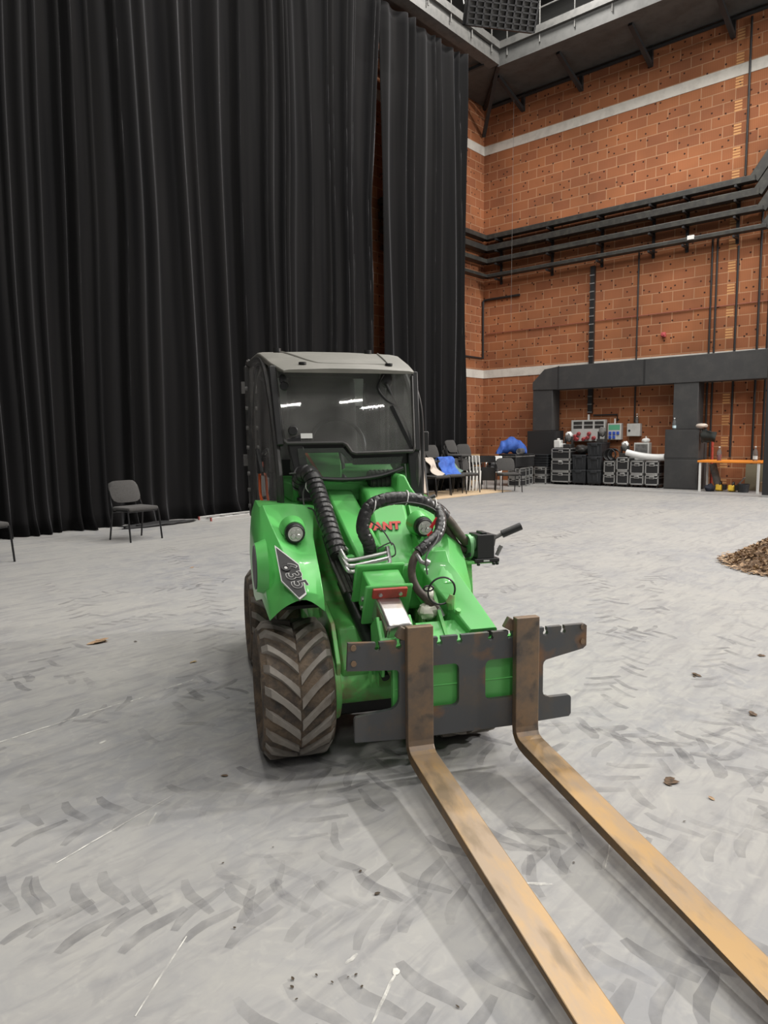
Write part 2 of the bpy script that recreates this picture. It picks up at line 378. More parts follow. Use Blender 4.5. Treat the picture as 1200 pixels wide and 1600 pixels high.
    def build(s, name, mats, parent=None, smooth=False, bevel=0, seg=2, ang=35, solid=0, sub=0, loc=None, one=False):
        if loc is None and OFF is not None and parent is not None: loc = OFF
        if parent is not None and not one:
            qs = s.clusters()
            if len(qs) > 1: return [q.build(name, mats, parent, smooth, bevel, seg, ang, solid, sub, loc, True) for q in qs][0]
        me = bpy.data.meshes.new(name); me.from_pydata(s.v, [], s.f)
        if not isinstance(mats, (list, tuple)): mats = [mats]
        for k in mats: me.materials.append(k)
        me.polygons.foreach_set('material_index', s.m)
        bm = bmesh.new(); bm.from_mesh(me); bmesh.ops.recalc_face_normals(bm, faces=bm.faces); bm.to_mesh(me); bm.free()
        if smooth:
            me.polygons.foreach_set('use_smooth', [True]*len(me.polygons)); me.set_sharp_from_angle(angle=R(ang if smooth is True else smooth))
        me.update()
        o = bpy.data.objects.new(name, me); COL.objects.link(o)
        if parent is not None: o.parent = parent
        if loc: o.location = loc
        if solid: q = o.modifiers.new('thickness', 'SOLIDIFY'); q.thickness = solid; q.offset = 0
        if sub: q = o.modifiers.new('sub', 'SUBSURF'); q.levels = sub; q.render_levels = sub
        if bevel:
            q = o.modifiers.new('bevel', 'BEVEL'); q.width = bevel; q.segments = seg; q.limit_method = 'ANGLE'; q.angle_limit = R(40)
            if not smooth:
                me.polygons.foreach_set('use_smooth', [True]*len(me.polygons)); me.set_sharp_from_angle(angle=R(30))
        return o
def tag(o, label, cat, group=None, kind=None):
    o['label'] = label; o['category'] = cat
    if group: o['group'] = group
    if kind: o['kind'] = kind
    return o
def thing(name, label, cat, loc=(0, 0, 0), rz=0, group=None):
    o = bpy.data.objects.new(name, None); COL.objects.link(o); o.location = loc; o.rotation_euler = (0, 0, rz); o.empty_display_size = .1
    return tag(o, label, cat, group)
def struct(o): o['kind'] = 'structure'; return o
def copy_tree(o, parent=None):
    c = o.copy(); COL.objects.link(c)
    if parent is not None: c.parent = parent
    for ch in list(o.children): copy_tree(ch, c)
    return c
def text_mesh(body, size, shear=0, ext=.001, bold=0):
    cu = bpy.data.curves.new('lettering', 'FONT'); cu.body = body; cu.size = size; cu.shear = shear; cu.extrude = ext; cu.offset = bold; cu.space_character = 1.12; cu.align_x = 'CENTER'; cu.align_y = 'CENTER'
    t = bpy.data.objects.new('lettering', cu); COL.objects.link(t)
    me = bpy.data.meshes.new_from_object(t.evaluated_get(bpy.context.evaluated_depsgraph_get())); bpy.data.objects.remove(t); return me
def text_part(name, body, size, mat_, parent, O, U, V, shear=0, bold=0, ext=.001):
    me = text_mesh(body, size, shear, ext, bold); me.name = name; me.materials.clear(); me.materials.append(mat_)
    U = Vector(U).normalized(); V = Vector(V); V = (V-U*V.dot(U)).normalized(); W = U.cross(V)
    T = Matrix(((U.x, V.x, W.x, O[0]), (U.y, V.y, W.y, O[1]), (U.z, V.z, W.z, O[2]), (0, 0, 0, 1)))
    me.transform(T); o = bpy.data.objects.new(name, me); COL.objects.link(o); o.parent = parent; return o
# ------------------------------------------------------------------ room shell
b = MB(); b.bb(-14, 19.3, -26, 12.7, -.2, 0)
# tyre tracks: herringbone strokes printed by the lugged tyres along their paths, and scuffs, lying in the floor's paint
def stroke(mb, pts, wd, m, z):
    P = [Vector((p[0], p[1], z)) for p in pts]; L_ = []; R_ = []
    for i, p in enumerate(P):
        t = (P[min(i+1, len(P)-1)]-P[max(i-1, 0)]).normalized(); nrm = Vector((-t.y, t.x, 0))
        e = wd*(.35+.65*math.sin(PI*(i+.6)/(len(P)+.2)))/2
        L_.append(p+nrm*e); R_.append(p-nrm*e)
    mb.grid([L_, R_], m)
zc = [.0006]
def nz(): zc[0] += .0000015; return zc[0]
def track(path, half=.15, pitch=.115, wd=.045, skip=.1):
    P = sm(path, 24); acc = 0; k = 0
    for i in range(1, len(P)):
        acc += (P[i]-P[i-1]).length
        if acc < pitch/2: continue
        acc = 0; k += 1
        if random.random() < skip: continue
        t = (P[i]-P[i-1]).normalized(); n_ = Vector((-t.y, t.x, 0)); sd = 1 if k % 2 else -1
        a = P[i]+n_*sd*(half+random.uniform(-.02, .03)); e = P[i]+t*.13+n_*sd*-.012; mid = (a+e)/2+t*-.022
        stroke(b, [a, (a+mid)/2+t*-.006, mid, (mid+e)/2+t*.004, e], wd*random.uniform(.75, 1.1), 1, nz())
track([(.2, 2.9, 0), (1.0, 2.0, 0), (1.9, 1.3, 0), (2.9, .4, 0)]); track([(-.2, 2.2, 0), (.6, 1.5, 0), (1.3, 1.0, 0), (2.2, .2, 0)], skip=.2)
track([(.5, 3.3, 0), (1.1, 2.6, 0), (1.9, 2.2, 0), (2.7, 1.7, 0), (3.4, .9, 0)], skip=.15); track([(1.5, 3.0, 0), (2.4, 3.6, 0), (3.2, 4.6, 0), (4.2, 6.4, 0), (5.0, 8.2, 0)], skip=.25)
track([(1.2, 1.6, 0), (1.8, 1.2, 0), (2.4, 1.1, 0), (3.3, 1.0, 0), (4.5, .6, 0)], skip=.2); track([(3.0, 1.5, 0), (4.2, 1.7, 0), (5.6, 2.4, 0), (7.2, 3.6, 0), (9, 5.4, 0)], skip=.25)
track([(2.6, .2, 0), (3.6, .9, 0), (5.0, 1.3, 0), (7.0, 1.5, 0)], skip=.3); track([(3.4, 3.2, 0), (4.8, 4.0, 0), (7, 4.6, 0), (10, 5.0, 0), (13, 4.6, 0)], skip=.3)
track([(.9, 3.9, 0), (1.8, 4.5, 0), (2.6, 5.4, 0), (3.0, 7.0, 0)], skip=.35)
track([(.6, 2.4, 0), (1.2, 1.7, 0), (1.55, 1.35, 0)], skip=.1)
for q in range(34):
    x = random.uniform(.4, 9); y = random.uniform(-.6, 6.5); a = random.uniform(-.6, 2.6); L_ = random.uniform(.5, 1.6)
    if abs(x-2.4) < .7 and abs(y-2.1) < .7: continue
    track([(x, y, 0), (x+L_*.5*math.cos(a), y+L_*.5*math.sin(a), 0), (x+L_*math.cos(a+.2), y+L_*math.sin(a+.2), 0)], random.uniform(.10, .15), .115, random.uniform(.03, .06), .3)
def scuff(a, c, wd, n=7, j=.006):
    pts = [Vector((a[0]+(c[0]-a[0])*t/n+random.uniform(-j, j)*.3, a[1]+(c[1]-a[1])*t/n+random.uniform(-j, j)*.3, 0)) for t in range(n+1)]
    stroke(b, pts, wd, 2, nz())
scuff((1.0, 3.53), (1.85, 3.55), .014, 12); scuff((1.88, 3.53), (1.98, 3.535), .012); scuff((2.09, 3.55), (2.33, 3.56), .013); scuff((2.4, 3.565), (2.5, 3.575), .01)
scuff((1.35, 1.15), (1.17, 1.08), .009); scuff((1.35, 1.155), (1.33, 1.14), .02); scuff((.96, 2.35), (1.48, 2.45), .008); scuff((1.29, 2.32), (1.36, 2.38), .01); scuff((1.52, 3.14), (1.56, 3.16), .02)
scuff((1.32, 1.27), (1.27, 1.27), .012); scuff((3.3, .55), (5.4, .9), .012); scuff((2.5, 1.02), (2.12, .9), .006); scuff((1.95, 1.0), (1.9, 1.07), .014); scuff((.8, 1.55), (1.05, 1.7), .006)
struct(b.build('floor', [FLOOR, TRACK, SCUFF]))
b = MB(); b.bb(19, 19.3, -26, 12.7, 0, 15); struct(b.build('wall_right', BRICKR))
b = MB(); b.bb(-14, 19, 12.4, 12.7, 0, 15); struct(b.build('wall_left', BRICKL))
b = MB(); b.bb(-14, 19.3, -26, 12.7, 15, 15.2); struct(b.build('ceiling', UPPER))
b = MB(); b.bb(18.93, 19, -8, 12.4, 11.62, 15); struct(b.build('trim_1', UPPER))
b = MB(); b.bb(-8, 18.93, 12.33, 12.4, 11.62, 15); struct(b.build('trim_2', UPPER))
for i, (z0, z1) in enumerate(((3.17, 3.42), (9.83, 10.09))):
    b = MB(); b.bb(18.985, 19, -8, 12.4, z0, z1); struct(b.build('trim_%d' % (3+2*i), STRIPE))
    b = MB(); b.bb(-8, 18.985, 12.385, 12.4, z0, z1); struct(b.build('trim_%d' % (4+2*i), STRIPE))

# lamp bodies above each light, also over the added fill lamps
for i, (lx, ly) in enumerate(LAMPS):
    t = thing('ceiling_and_fill_lamp', 'long slim white lamp high over the hall floor, one of the ceiling and added fill lamps', 'lamp', (lx, ly, 13.42), 0, 'rows of ceiling lamps')
    if i == 0:
        b = MB(); b.bb(-.8, .8, -.18, .18, .005, .1); h0 = b.build('housing', GREY, t, bevel=.01)
        b = MB(); b.tube([(-.6, 0, .1), (-.6, 0, 1.55)], .008, 6); b.tube([(.6, 0, .1), (.6, 0, 1.55)], .008, 6); c0 = b.build('suspension_wire', BLACKM, t)
    else:
        for q in (h0, c0): z = q.copy(); COL.objects.link(z); z.parent = t

for o_ in FLOODS:
    t = thing('wall_floodlight', 'square white floodlight on a tall mast outside the right picture edge', 'floodlight', o_.location, 0, 'mast floodlights')
    b = MB(); Q = o_.rotation_euler.to_matrix().to_4x4(); b.box(Q @ Vector((0, 0, .08)), (.8, .6, .12), Q); b.build('housing', BLACKM, t)
    b = MB(); b.tube([Q @ Vector((0, 0, .16)), (0, 0, -o_.location.z+.02) if False else Q @ Vector((0, 0, .3)), Vector((Q @ Vector((0, 0, .5))).to_tuple()[:2]+(-o_.location.z+.001,))], .05, 8); b.build('mast', BLACKM, t)
# ------------------------------------------------------------------ curtains
def curtain(x0, x1, y, ztop, name, label, seed, edgeR=None, edgeL=None, n=None):
    rnd = random.Random(seed); folds = []
    x = x0-.2
    while x < x1+.4:
        folds.append((x, rnd.choice((.045, .06, .08, .12, .16)), rnd.uniform(.07, .21))); x += rnd.choice((.13, .2, .27, .36, .5))*rnd.uniform(.8, 1.2)
    nx = int((x1-x0)/.022); nzv = 46; rows = []
    for k in range(nzv+1):
        z = .012+(ztop-.012)*k/nzv; row = []
        fl = max(0, 1-z/.5)**2
        for i in range(nx+1):
            u = x0+(x1-x0)*i/nx; yy = 0
            us = u+.05*math.sin(z*.55+u*1.3)+.03*noise.noise(Vector((u*.7, z*.35, seed)))
            for fx, wd, am in folds:
                d = abs(us-fx)
                if d < wd*2.2: yy = max(yy, am*math.exp(-(d/wd)**2*1.6)*(1+fl*.9))
            yy += .05*noise.noise(Vector((u*.9, z*.12, seed+4)))
            X = u
            if edgeR: X = x0+(edgeR(z)-x0)*i/nx if i > nx*.8 and False else X
            X = X if not edgeR else min(X, 1e9)
            row.append((X, y-yy-.12*fl*noise.noise(Vector((u*2.1, 3, seed))), z))
        if edgeR:
            e = edgeR(z)-x1; m_ = nx+1
            row = [(p[0]+e*max(0, (i-nx*.9)/(nx*.1)), p[1], p[2]) for i, p in enumerate(row)]
        if edgeL:
            e = edgeL(z)-x0
            row = [(p[0]+e*max(0, 1-i/(nx*.25)), p[1], p[2]) for i, p in enumerate(row)]
        rows.append(row)
    b = MB(); b.grid(rows)
    o = b.build(name, VELVET, None, smooth=180, solid=.012)
    return tag(o, label, 'curtain')
curtain(-7, 12.16, 10.93, 10.98, 'stage_curtain', 'very wide black velvet stage curtain hanging in folds behind the left chairs', 3, edgeR=lambda z: 12.16+.36*max(0, (z-6.5)/4))
curtain(12.64, 15.74, 10.97, 10.98, 'stage_curtain', 'narrow black velvet curtain right of the slit, ending at the brick corner', 11, edgeL=lambda z: 12.64-.10*max(0, (z-4)/6))
b = MB(); b.ball((0, 0, .02), (.62, .16, .035), 24, 8, jit=.5, seed=5)
tag(b.build('cloth_heap', DUCTD, None, smooth=180, loc=(6.25, 10.42, .005)), 'black cloth lying on the floor along the curtain hem behind the chair', 'cloth')

# ------------------------------------------------------------------ lighting gallery
g = thing('lighting_gallery', 'dark steel walkway gallery with railing high on the brick wall', 'gallery', (17, 10.8, 11.2))
OFF = (-17, -10.8, -11.2)
def G(o): return o
b = MB(); b.bb(17.15, 18.99, -7, 12.38, 11.22, 11.36); b.bb(-7, 17.15, 10.98, 12.38, 11.22, 11.36); G(b.build('deck', GAL, g))
b = MB(); b.bb(17.03, 17.15, -7, 10.7, 11.12, 11.45); b.bb(17.15, 17.5, -7, 10.7, 11.17, 11.22); G(b.build('edge_beam', GAL, g))
b = MB(); b.bb(-7, 17.03, 10.66, 10.98, 11.16, 11.24); b.bb(-7, 17.03, 10.66, 10.72, 11.24, 11.46); G(b.build('curtain_beam', GALL, g))
b = MB(); b.bb(16.93, 17.03, -7, 10.66, 11.5, 11.68); b.bb(-7, 16.93, 10.58, 10.66, 11.5, 11.68); G(b.build('toe_board', GALL, g))
b = MB()
for zz in (12.1, 12.55): b.tube([(17.0, -7, zz), (17.0, 10.62, zz), (-7, 10.62, zz)], .022, 8)
G(b.build('handrail', GALL, g))
for k in range(16):
    yy = 10.4-k*.95; b = MB(); b.tube([(17.0, yy, 11.3), (17.0, yy, 12.55)], .018, 8); G(b.build('post', GALL, g))
for k in range(9):
    xx = 16.6-k*.9; b = MB(); b.tube([(xx, 10.62, 11.3), (xx, 10.62, 12.55)], .018, 8); G(b.build('post', GALL, g))
b = MB(); b.bar((19, 12.4, 11.18), (17.05, 10.68, 11.18), .1, .08); b.tube([(18.95, 12.2, 11.14), (18.95, -7, 11.14)], .05, 8); G(b.build('soffit_frame', BLACKM, g))
for yy in (11.05, 9.25, 7.35, 5.4, 3.4, 1.4):
    b = MB(); b.bar((18.96, yy, 10.72), (18.96, yy, 11.2), .1, .08, up=(1, 0, 0)); b.bar((18.95, yy, 10.76), (17.6, yy, 11.2), .10, .10); G(b.build('bracket', BLACKM, g))
b = MB(); b.bar((18.85, 12.32, 10.35), (17.3, 10.9, 11.2), .10, .10); G(b.build('bracket', BLACKM, g))
b = MB(); b.bar((16.3, 12.38, 10.9), (16.75, 10.95, 11.18), .08, .08); G(b.build('bracket', BLACKM, g))
OFF = None
# flood light hanging from above
fl = thing('floodlight', 'big rectangular floodlight with square grid louvre hanging at the top edge', 'stage light', (13.0, 8.1, 9.9), R(-36))
b = MB(); b.box((0, 0, .02), (1.5, .16, .72), (R(24), 0, 0)); b.build('housing', BLACKM, fl, bevel=.02)
b = MB(); T = Euler((R(24), 0, 0)).to_matrix().to_4x4()
for i in range(10): b.box((-.72+i*.16, -.12, .02), (.034, .07, .72), m=0, T=T)
for i in range(8): b.box((0, -.12, -.33+i*.1), (1.46, .07, .026), m=0, T=T)
b.build('louvre', BLACKM, fl)
b = MB(); b.box((0, -.075, .02), (1.44, .01, .68), T=T); b.build('diffuser', GREYF, fl)
b = MB(); b.box((0, -.10, .40), (1.5, .03, .03), T=T); b.tube(sm([(-.78, 0, 0), (-.8, .05, .5), (-.5, .1, .85), (0, .1, .95), (.5, .1, .85), (.8, .05, .5), (.78, 0, 0)], 5), .016, 8); b.tube([(0, .1, .95), (0, .1, 5.05)], .014, 8); b.build('yoke', ALU, fl)

# ------------------------------------------------------------------ cable trays and conduits on the brick wall
ZT = (7.33, 7.0, 6.62, 6.18); TN = ('topmost', 'second from top', 'third from top', 'lowest')
for i, z in enumerate(ZT):
    d = .20+.02*i; xx = 19-d; yy = 12.4-d
    b = MB(); h = (.13, .16, .12, .085)[i]; yb = 4.75-.1*i
    b.bar((14, yy, z), (xx, yy, z), .24, h, ext=.04); b.bar((xx, yy, z), (xx, yb, z), .24, h, ext=.06)
    b.bar((xx, yb, z), (xx, yb-1.7, z+2.4), .24, h, up=(1, 0, 0), ext=.04); b.bar((xx, yb-1.7, z+2.4), (xx, -6, z+2.4), .24, h, ext=.04)
    for k in range(3): b.tube([(14, yy+.06-.05*k, z+h/2+.012), (xx+.06-.05*k, yy+.06-.05*k, z+h/2+.012), (xx+.06-.05*k, yb+.1, z+h/2+.012)], .022, 6)
    if i == 3: b.box((xx-.12, 6.1, z+.03), (.06, .16, .10), m=1)
    tag(b.build('cable_tray', [TRAY, WHITE], None, bevel=.012), 'black cable tray round the brick corner, %s of the four runs' % TN[i], 'cable tray', 'parallel cable trays on the brick wall')
ORD = ('nearest the corner', 'second from the corner', 'third from the corner', 'fourth from the corner', 'fifth from the corner', 'sixth from the corner, at the upward bend')
for i, y in enumerate((11.75, 10.05, 8.55, 7.15, 6.3, 5.12)):
    b = MB(); b.bar((18.975, y, 5.95), (18.975, y, 7.4), .07, .04, up=(1, 0, 0))
    for z in ZT: b.bar((18.99, y, z-.115), (18.62, y, z-.115), .05, .05)
    tag(b.build('tray_bracket', BLACKM, None), 'black wall bracket carrying the cable trays, ' + ORD[i], 'bracket', 'brackets of the cable trays')
b = MB(); b.bar((17.35, 12.37, 5.95), (17.35, 12.37, 7.4), .07, .05); tag(b.build('tray_bracket', BLACKM), 'black tray bracket on the short brick return beside the curtain', 'bracket', 'brackets of the cable trays')
def conduit(name, label, pts, r, mat_=BLACKM):
    b = MB(); b.tube(pts, r, 8); tag(b.build(name, mat_, None, smooth=True), label, 'conduit', 'conduits on the brick wall')
b = MB(); b.bar((18.93, 8.78, 1.98), (18.93, 8.78, 6.0), .12, .1, up=(1, 0, 0))
for k in range(18): b.bb(18.87, 18.885, 8.71, 8.85, 2.0+k*.22, 2.03+k*.22, m=1)
tag(b.build('conduit', [BLACKM, GREYF]), 'thick black vertical cable duct dropping to the red socket panel', 'conduit', 'conduits on the brick wall')
conduit('conduit', 'thin black vertical pipe above the small grey wall box', [(18.96, 7.52, 1.7), (18.96, 7.52, 6.2)], .022)
conduit('conduit', 'left one of the close pair of black vertical pipes above the table', [(18.96, 5.68, 0.8), (18.96, 5.68, 6.3)], .024)
conduit('conduit', 'right one of the close pair of black vertical pipes above the table', [(18.96, 5.56, 0.8), (18.96, 5.56, 6.3)], .024)
conduit('conduit', 'lone black vertical pipe right of the slotted blocks, above the pink bottle', [(18.96, 5.08, .8), (18.96, 5.08, 5.9)], .026)
conduit('conduit', 'black vertical pipe second from the right pillar, above the orange table', [(18.96, 4.58, .6), (18.96, 4.58, 6.6)], .026)
conduit('conduit', 'black vertical pipe closest to the right pillar, above the water bottle', [(18.96, 4.36, .6), (18.96, 4.36, 6.9)], .026)
conduit('conduit', 'black vertical pipe running up from the cable trays to the gallery', [(18.96, 5.0, 7.5), (18.96, 5.0, 11.05)], .026)
conduit('conduit', 'black bent pipe framing the brick corner below the trays', [(18.96, 11.1, 5.55), (18.96, 12.33, 5.55), (18.9, 12.35, 5.5), (18.9, 12.35, 3.78), (17, 12.35, 3.78)], .035)
conduit('conduit', 'thin brick-red cable clipped horizontally across the brick wall', [(18.97, 12.3, 4.52), (18.97, 3, 4.52)], .013, M('brick_red_cable', (.25, .07, .04), .6))
conduit('conduit', 'short black horizontal pipe linking the red and blue socket panels', [(18.96, 8.70, 1.93), (18.96, 8.0, 1.93), (18.96, 8.0, 1.75)], .02)
conduit('cord', 'thin pale cord hanging from the gallery near the brick corner', [(18.45, 11.05, 10.9), (18.45, 11.08, 5.6), (18.5, 11.12, 4.7)], .0035, GREYF)
b = MB(); b.bb(18.9, 19, 6.76, 6.86, 3.9, 4.02); b.tube([(18.92, 6.81, 3.96), (18.86, 6.81, 3.96)], .045, 12)
tag(b.build('alarm_sounder', REDS, None, bevel=.01), 'small red alarm button on the brick wall above the black duct', 'alarm')

# ------------------------------------------------------------------ black ducting along the wall and black boxes
d = thing('ventilation_duct', 'long black board duct on two legs along the brick wall', 'duct', (18.7, 7.3, 1.5))
OFF = (-18.7, -7.3, -1.5)
def D(o): return o
b = MB(); b.prism([(10.32, 2.68), (10.32, 2.9), (9.95, 3.25), (9.55, 3.3), (4.0, 3.34), (4.0, 2.66), (9.5, 2.66)], 'x', 18.4, 18.86); D(b.build('beam', DUCT, d, bevel=.01))
b = MB(); b.bb(18.42, 18.86, 9.69, 10.31, 1.515, 2.7); D(b.build('leg', DUCT, d, bevel=.008))
b = MB(); b.bb(18.42, 18.86, 5.72, 6.32, 1.505, 2.68); D(b.build('leg', DUCT, d, bevel=.008))
b = MB(); 
for y in (9.5, 7.07): b.bb(18.385, 18.4, y-.02, y+.02, 2.66, 3.31)
D(b.build('flange', DUCTD, d))
OFF = None
for nm, lab, y0, y1, z0, z1, x0 in (('black_box', 'upper black box of the tall stack left of the orange table', 5.6, 6.42, .765, 1.5, 18.2), ('black_box', 'lower black box on the floor left of the orange table', 5.6, 6.42, 0, .76, 18.2),
                               ('black_box', 'big black box under the left leg of the black duct', 9.55, 10.48, 0, 1.51, 18.42)):
    b = MB(); b.bb(x0, 18.86, y0, y1, z0, z1); b.bb(x0-.006, x0, y0+.03, y1-.03, z0+.03, z1-.03)
    tag(b.build(nm, DUCTD if x0 > 18.3 else DUCT, None, bevel=.012), lab, 'box')
p = thing('black_flat', 'tall black upright stage flat at the right picture edge', 'stage flat', (17, 3.4, 0))
b = MB(); b.bb(-.02, .25, -.75, .47, .05, 4.6); b.build('panel', DUCTD, p, bevel=.01)
b = MB(); b.bb(-.08, .3, .28, .46, 0, .05); b.build('foot', ALU, p)
# ------------------------------------------------------------------ green articulated loader (x right, y rearward, z up; origin under the front axle)
LOC = (2.405, 2.163, 0); RZ = R(-33.55)
ld = thing('compact_loader', 'green compact articulated loader with black cab and muddy chevron tyres', 'loader', LOC, RZ)
def wheel(name, x, y, side):
    WR = .306; b = MB(); hw = .155
    prof = [(-.10, .165), (-.13, .19), (-.157, .235), (-.155, .265), (-.130, .287), (-.07, .291), (0, .293), (.07, .291), (.130, .287), (.155, .265), (.157, .235), (.13, .19), (.10, .165)]
    b.lathe(prof, 48)
    def rad(xx): 
        a = abs(xx)
        return .292 if a < .1 else .292-.010*((a-.1)/.04) if a < .14 else .282-.03*((a-.14)/.015)
    n = 19
    for sgn in (-1, 1):
        for k in range(n):
            ph0 = 2*PI*(k+(.5 if sgn > 0 else 0))/n; rows = []
            for i in range(7):
                t = i/6; xx = sgn*(.147-.143*t); ph = ph0-.42*t*(.7+.3*t)
                wd = .032+.010*abs(t-.5)*2
                r0 = rad(xx)-.006; r1 = min(rad(xx)+.021, .308)-(.012 if i == 0 else 0)
                row = []
                for (rr, off) in ((r0, -wd*.62), (r1, -wd*.42), (r1, wd*.42), (r0, wd*.62)):
                    q = ph+off/.3; row.append((xx, -rr*math.cos(q), rr*math.sin(q)))
                rows.append(row)
            b.grid(rows, 1); o = len(b.v)
            b.add(rows[0], [(0, 1, 2, 3)], 1); b.add(rows[-1], [(0, 1, 2, 3)], 1)
    t = b.build(name, [TYRE, LUG], ld, smooth=35, loc=(x, y, WR))
    b = MB(); s = side
    b.lathe([(-s*.108, .172), (-s*.125, .178), (-s*.118, .160), (-s*.06, .150), (-s*.05, .10), (-s*.075, .085), (-s*.075, .0)], 32)
    b.lathe([(s*.108, .172), (s*.05, .15), (s*.04, .0)], 32)
    r = b.build('rim', RIM, t, smooth=True)
    b = MB()
    for k in range(5):
        a = 2*PI*k/5; b.cyl((-s*.05, .115*math.cos(a), .115*math.sin(a)), (-s*.072, .115*math.cos(a), .115*math.sin(a)), .011, n=6)
    b.build('wheel_bolts', ZINC, t)
    return t
wheel('front_wheel', -.40, 0, 1); wheel('front_wheel', .40, 0, -1); wheel('rear_wheel', -.345, 1.30, 1); wheel('rear_wheel', .33, 1.30, -1)
# chassis and axle
b = MB(); b.prism([(-.10, .24), (-.12, .40), (-.03, .57), (.30, .62), (.95, .56), (.95, .24)], 'x', -.19, .19)
b.build('front_chassis', GREEND, ld, bevel=.012)
b = MB(); b.prism([(-.16, .30), (-.18, .45), (-.06, .60), (.25, .68), (.3, .3)], 'x', -.225, -.205); b.prism([(-.16, .30), (-.18, .45), (-.06, .60), (.25, .68), (.3, .3)], 'x', .205, .225)
b.build('side_plate', GREENF, ld, bevel=.004)
b = MB(); b.tube([(-.27, -.05, .31), (.27, -.05, .31)], .088, 28); b.tube([(-.235, -.05, .31), (-.205, -.05, .31)], .15, 28); b.tube([(.235, -.05, .31), (.205, -.05, .31)], .15, 28)
b.build('axle_drum', GREENF, ld, smooth=True, bevel=.006)
b = MB(); b.bb(-.20, .20, .02, 1.0, .13, .245); b.build('belly_pan', BLACKM, ld, bevel=.01)
b = MB(); b.bb(-.2, .2, .95, 2.05, .28, .62); b.build('rear_chassis', GREEND, ld, bevel=.02)
b = MB(); b.prism([(1.42, .62), (1.42, 1.05), (1.95, 1.0), (2.1, .85), (2.1, .5), (1.9, .45), (1.75, .62)], 'x', -.36, .34); b.build('engine_hood', GREEN, ld, bevel=.04, seg=3)
# fenders: lofted panels (inner edge, ridge, outer front edge, outer rear edge)
XC = -.035
ST = [ # inner(x,y,z) mid  ridge  outer-front  outer-rear
 [(-.27, -.18, .69), (-.355, -.20, .752), (-.44, -.19, .728), (-.505, -.13, .655), (-.515, .10, .70), (-.515, .42, .62)],
 [(-.275, -.18, .76), (-.355, -.20, .785), (-.44, -.18, .772), (-.51, -.10, .74), (-.525, .10, .76), (-.525, .44, .72)],
 [(-.28, -.13, .85), (-.36, -.12, .865), (-.41, -.09, .86), (-.515, -.02, .84), (-.53, .12, .86), (-.53, .45, .85)],
 [(-.275, -.03, .90), (-.35, -.005, .905), (-.43, -.01, .95), (-.51, .06, .93), (-.525, .16, .95), (-.525, .46, .96)],
 [(-.26, .15, .975), (-.35, .185, .99), (-.455, .15, 1.03), (-.50, .20, 1.01), (-.51, .26, 1.03), (-.515, .48, 1.06)],
 [(-.225, .32, 1.10), (-.34, .34, 1.115), (-.475, .36, 1.11), (-.485, .37, 1.10), (-.49, .40, 1.10), (-.495, .5, 1.12)],
]
def fender(mir):
    def P(p): return (max(2*XC-p[0], .225+.04*max(0, p[2]-.9)/.2), p[1], p[2]) if mir else p
    b = MB()
    rows = []
    for ri, st in enumerate(ST):
        if ri < 2: front = [tuple(p) for p in sm(st[:4], 4)]
        else: front = [tuple(Vector(st[i]).lerp(Vector(st[i+1]), k/4)) for i in range(3) for k in range(4)]+[st[3]]
        st = front+st[4:]
        back = [(st[-1][0], .55, st[-1][2]), (st[0][0], .55, st[0][2])]
        rows.append([P(p) for p in st+back])
    b.grid(rows, 0, True); n = len(rows[0])
    b.add(rows[-1], [tuple(range(n))]);
    # inside of the wheel arch, above the tyre
    top = rows[0]; arch = []
    for p in top: arch.append((p[0], p[1]+.03 if p[1] < .3 else p[1], p[2]))
    b.grid([top, [(q[0]*1, q[1], q[2]+.012) for q in arch]], 0, True)
    o = b.build('front_fender', GREEN, ld, smooth=42, bevel=.016, seg=3)
    # boss and round work lamp
    x = .268 if mir else -.358
    m_ = MB(); c = Vector((x, .17, 1.015)); a = Vector((0, -1, -.12)).normalized()
    m_.tube([c, c+a*.055, c+a*.075], [.062, .056, .05], 24); m_.build('lamp_boss', GREEN, o, smooth=True)
    m_ = MB(); m_.tube([c+a*.07, c+a*.105], .046, 24); m_.tube(sm([(x+.043*math.cos(k*PI/6), 0, .043*math.sin(k*PI/6)) for k in range(0)], 1) if False else [c+a*.10, c+a*.112], [.047, .040], 24)
    lm = m_.build('work_lamp', BLACK, o, smooth=True)
    m_ = MB(); m_.tube([c+a*.105, c+a*.115], [.037, .034], 24)
    for k in range(4):
        q = k*PI/2+PI/4; m_.cyl(c+a*.114+Vector((.016*math.cos(q), 0, .016*math.sin(q))), c+a*.118+Vector((.016*math.cos(q), 0, .016*math.sin(q))), .013, .010, 12)
    m_.build('lens', LAMPG, lm, smooth=True)
    return o
fL = fender(False); fR = fender(True)
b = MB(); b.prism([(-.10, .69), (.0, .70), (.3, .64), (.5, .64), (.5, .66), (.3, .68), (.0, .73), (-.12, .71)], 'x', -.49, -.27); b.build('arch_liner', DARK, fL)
b = MB(); b.prism([(-.10, .69), (.0, .70), (.3, .64), (.5, .64), (.5, .66), (.3, .68), (.0, .73), (-.12, .71)], 'x', .23, .42); b.build('arch_liner', DARK, fR)
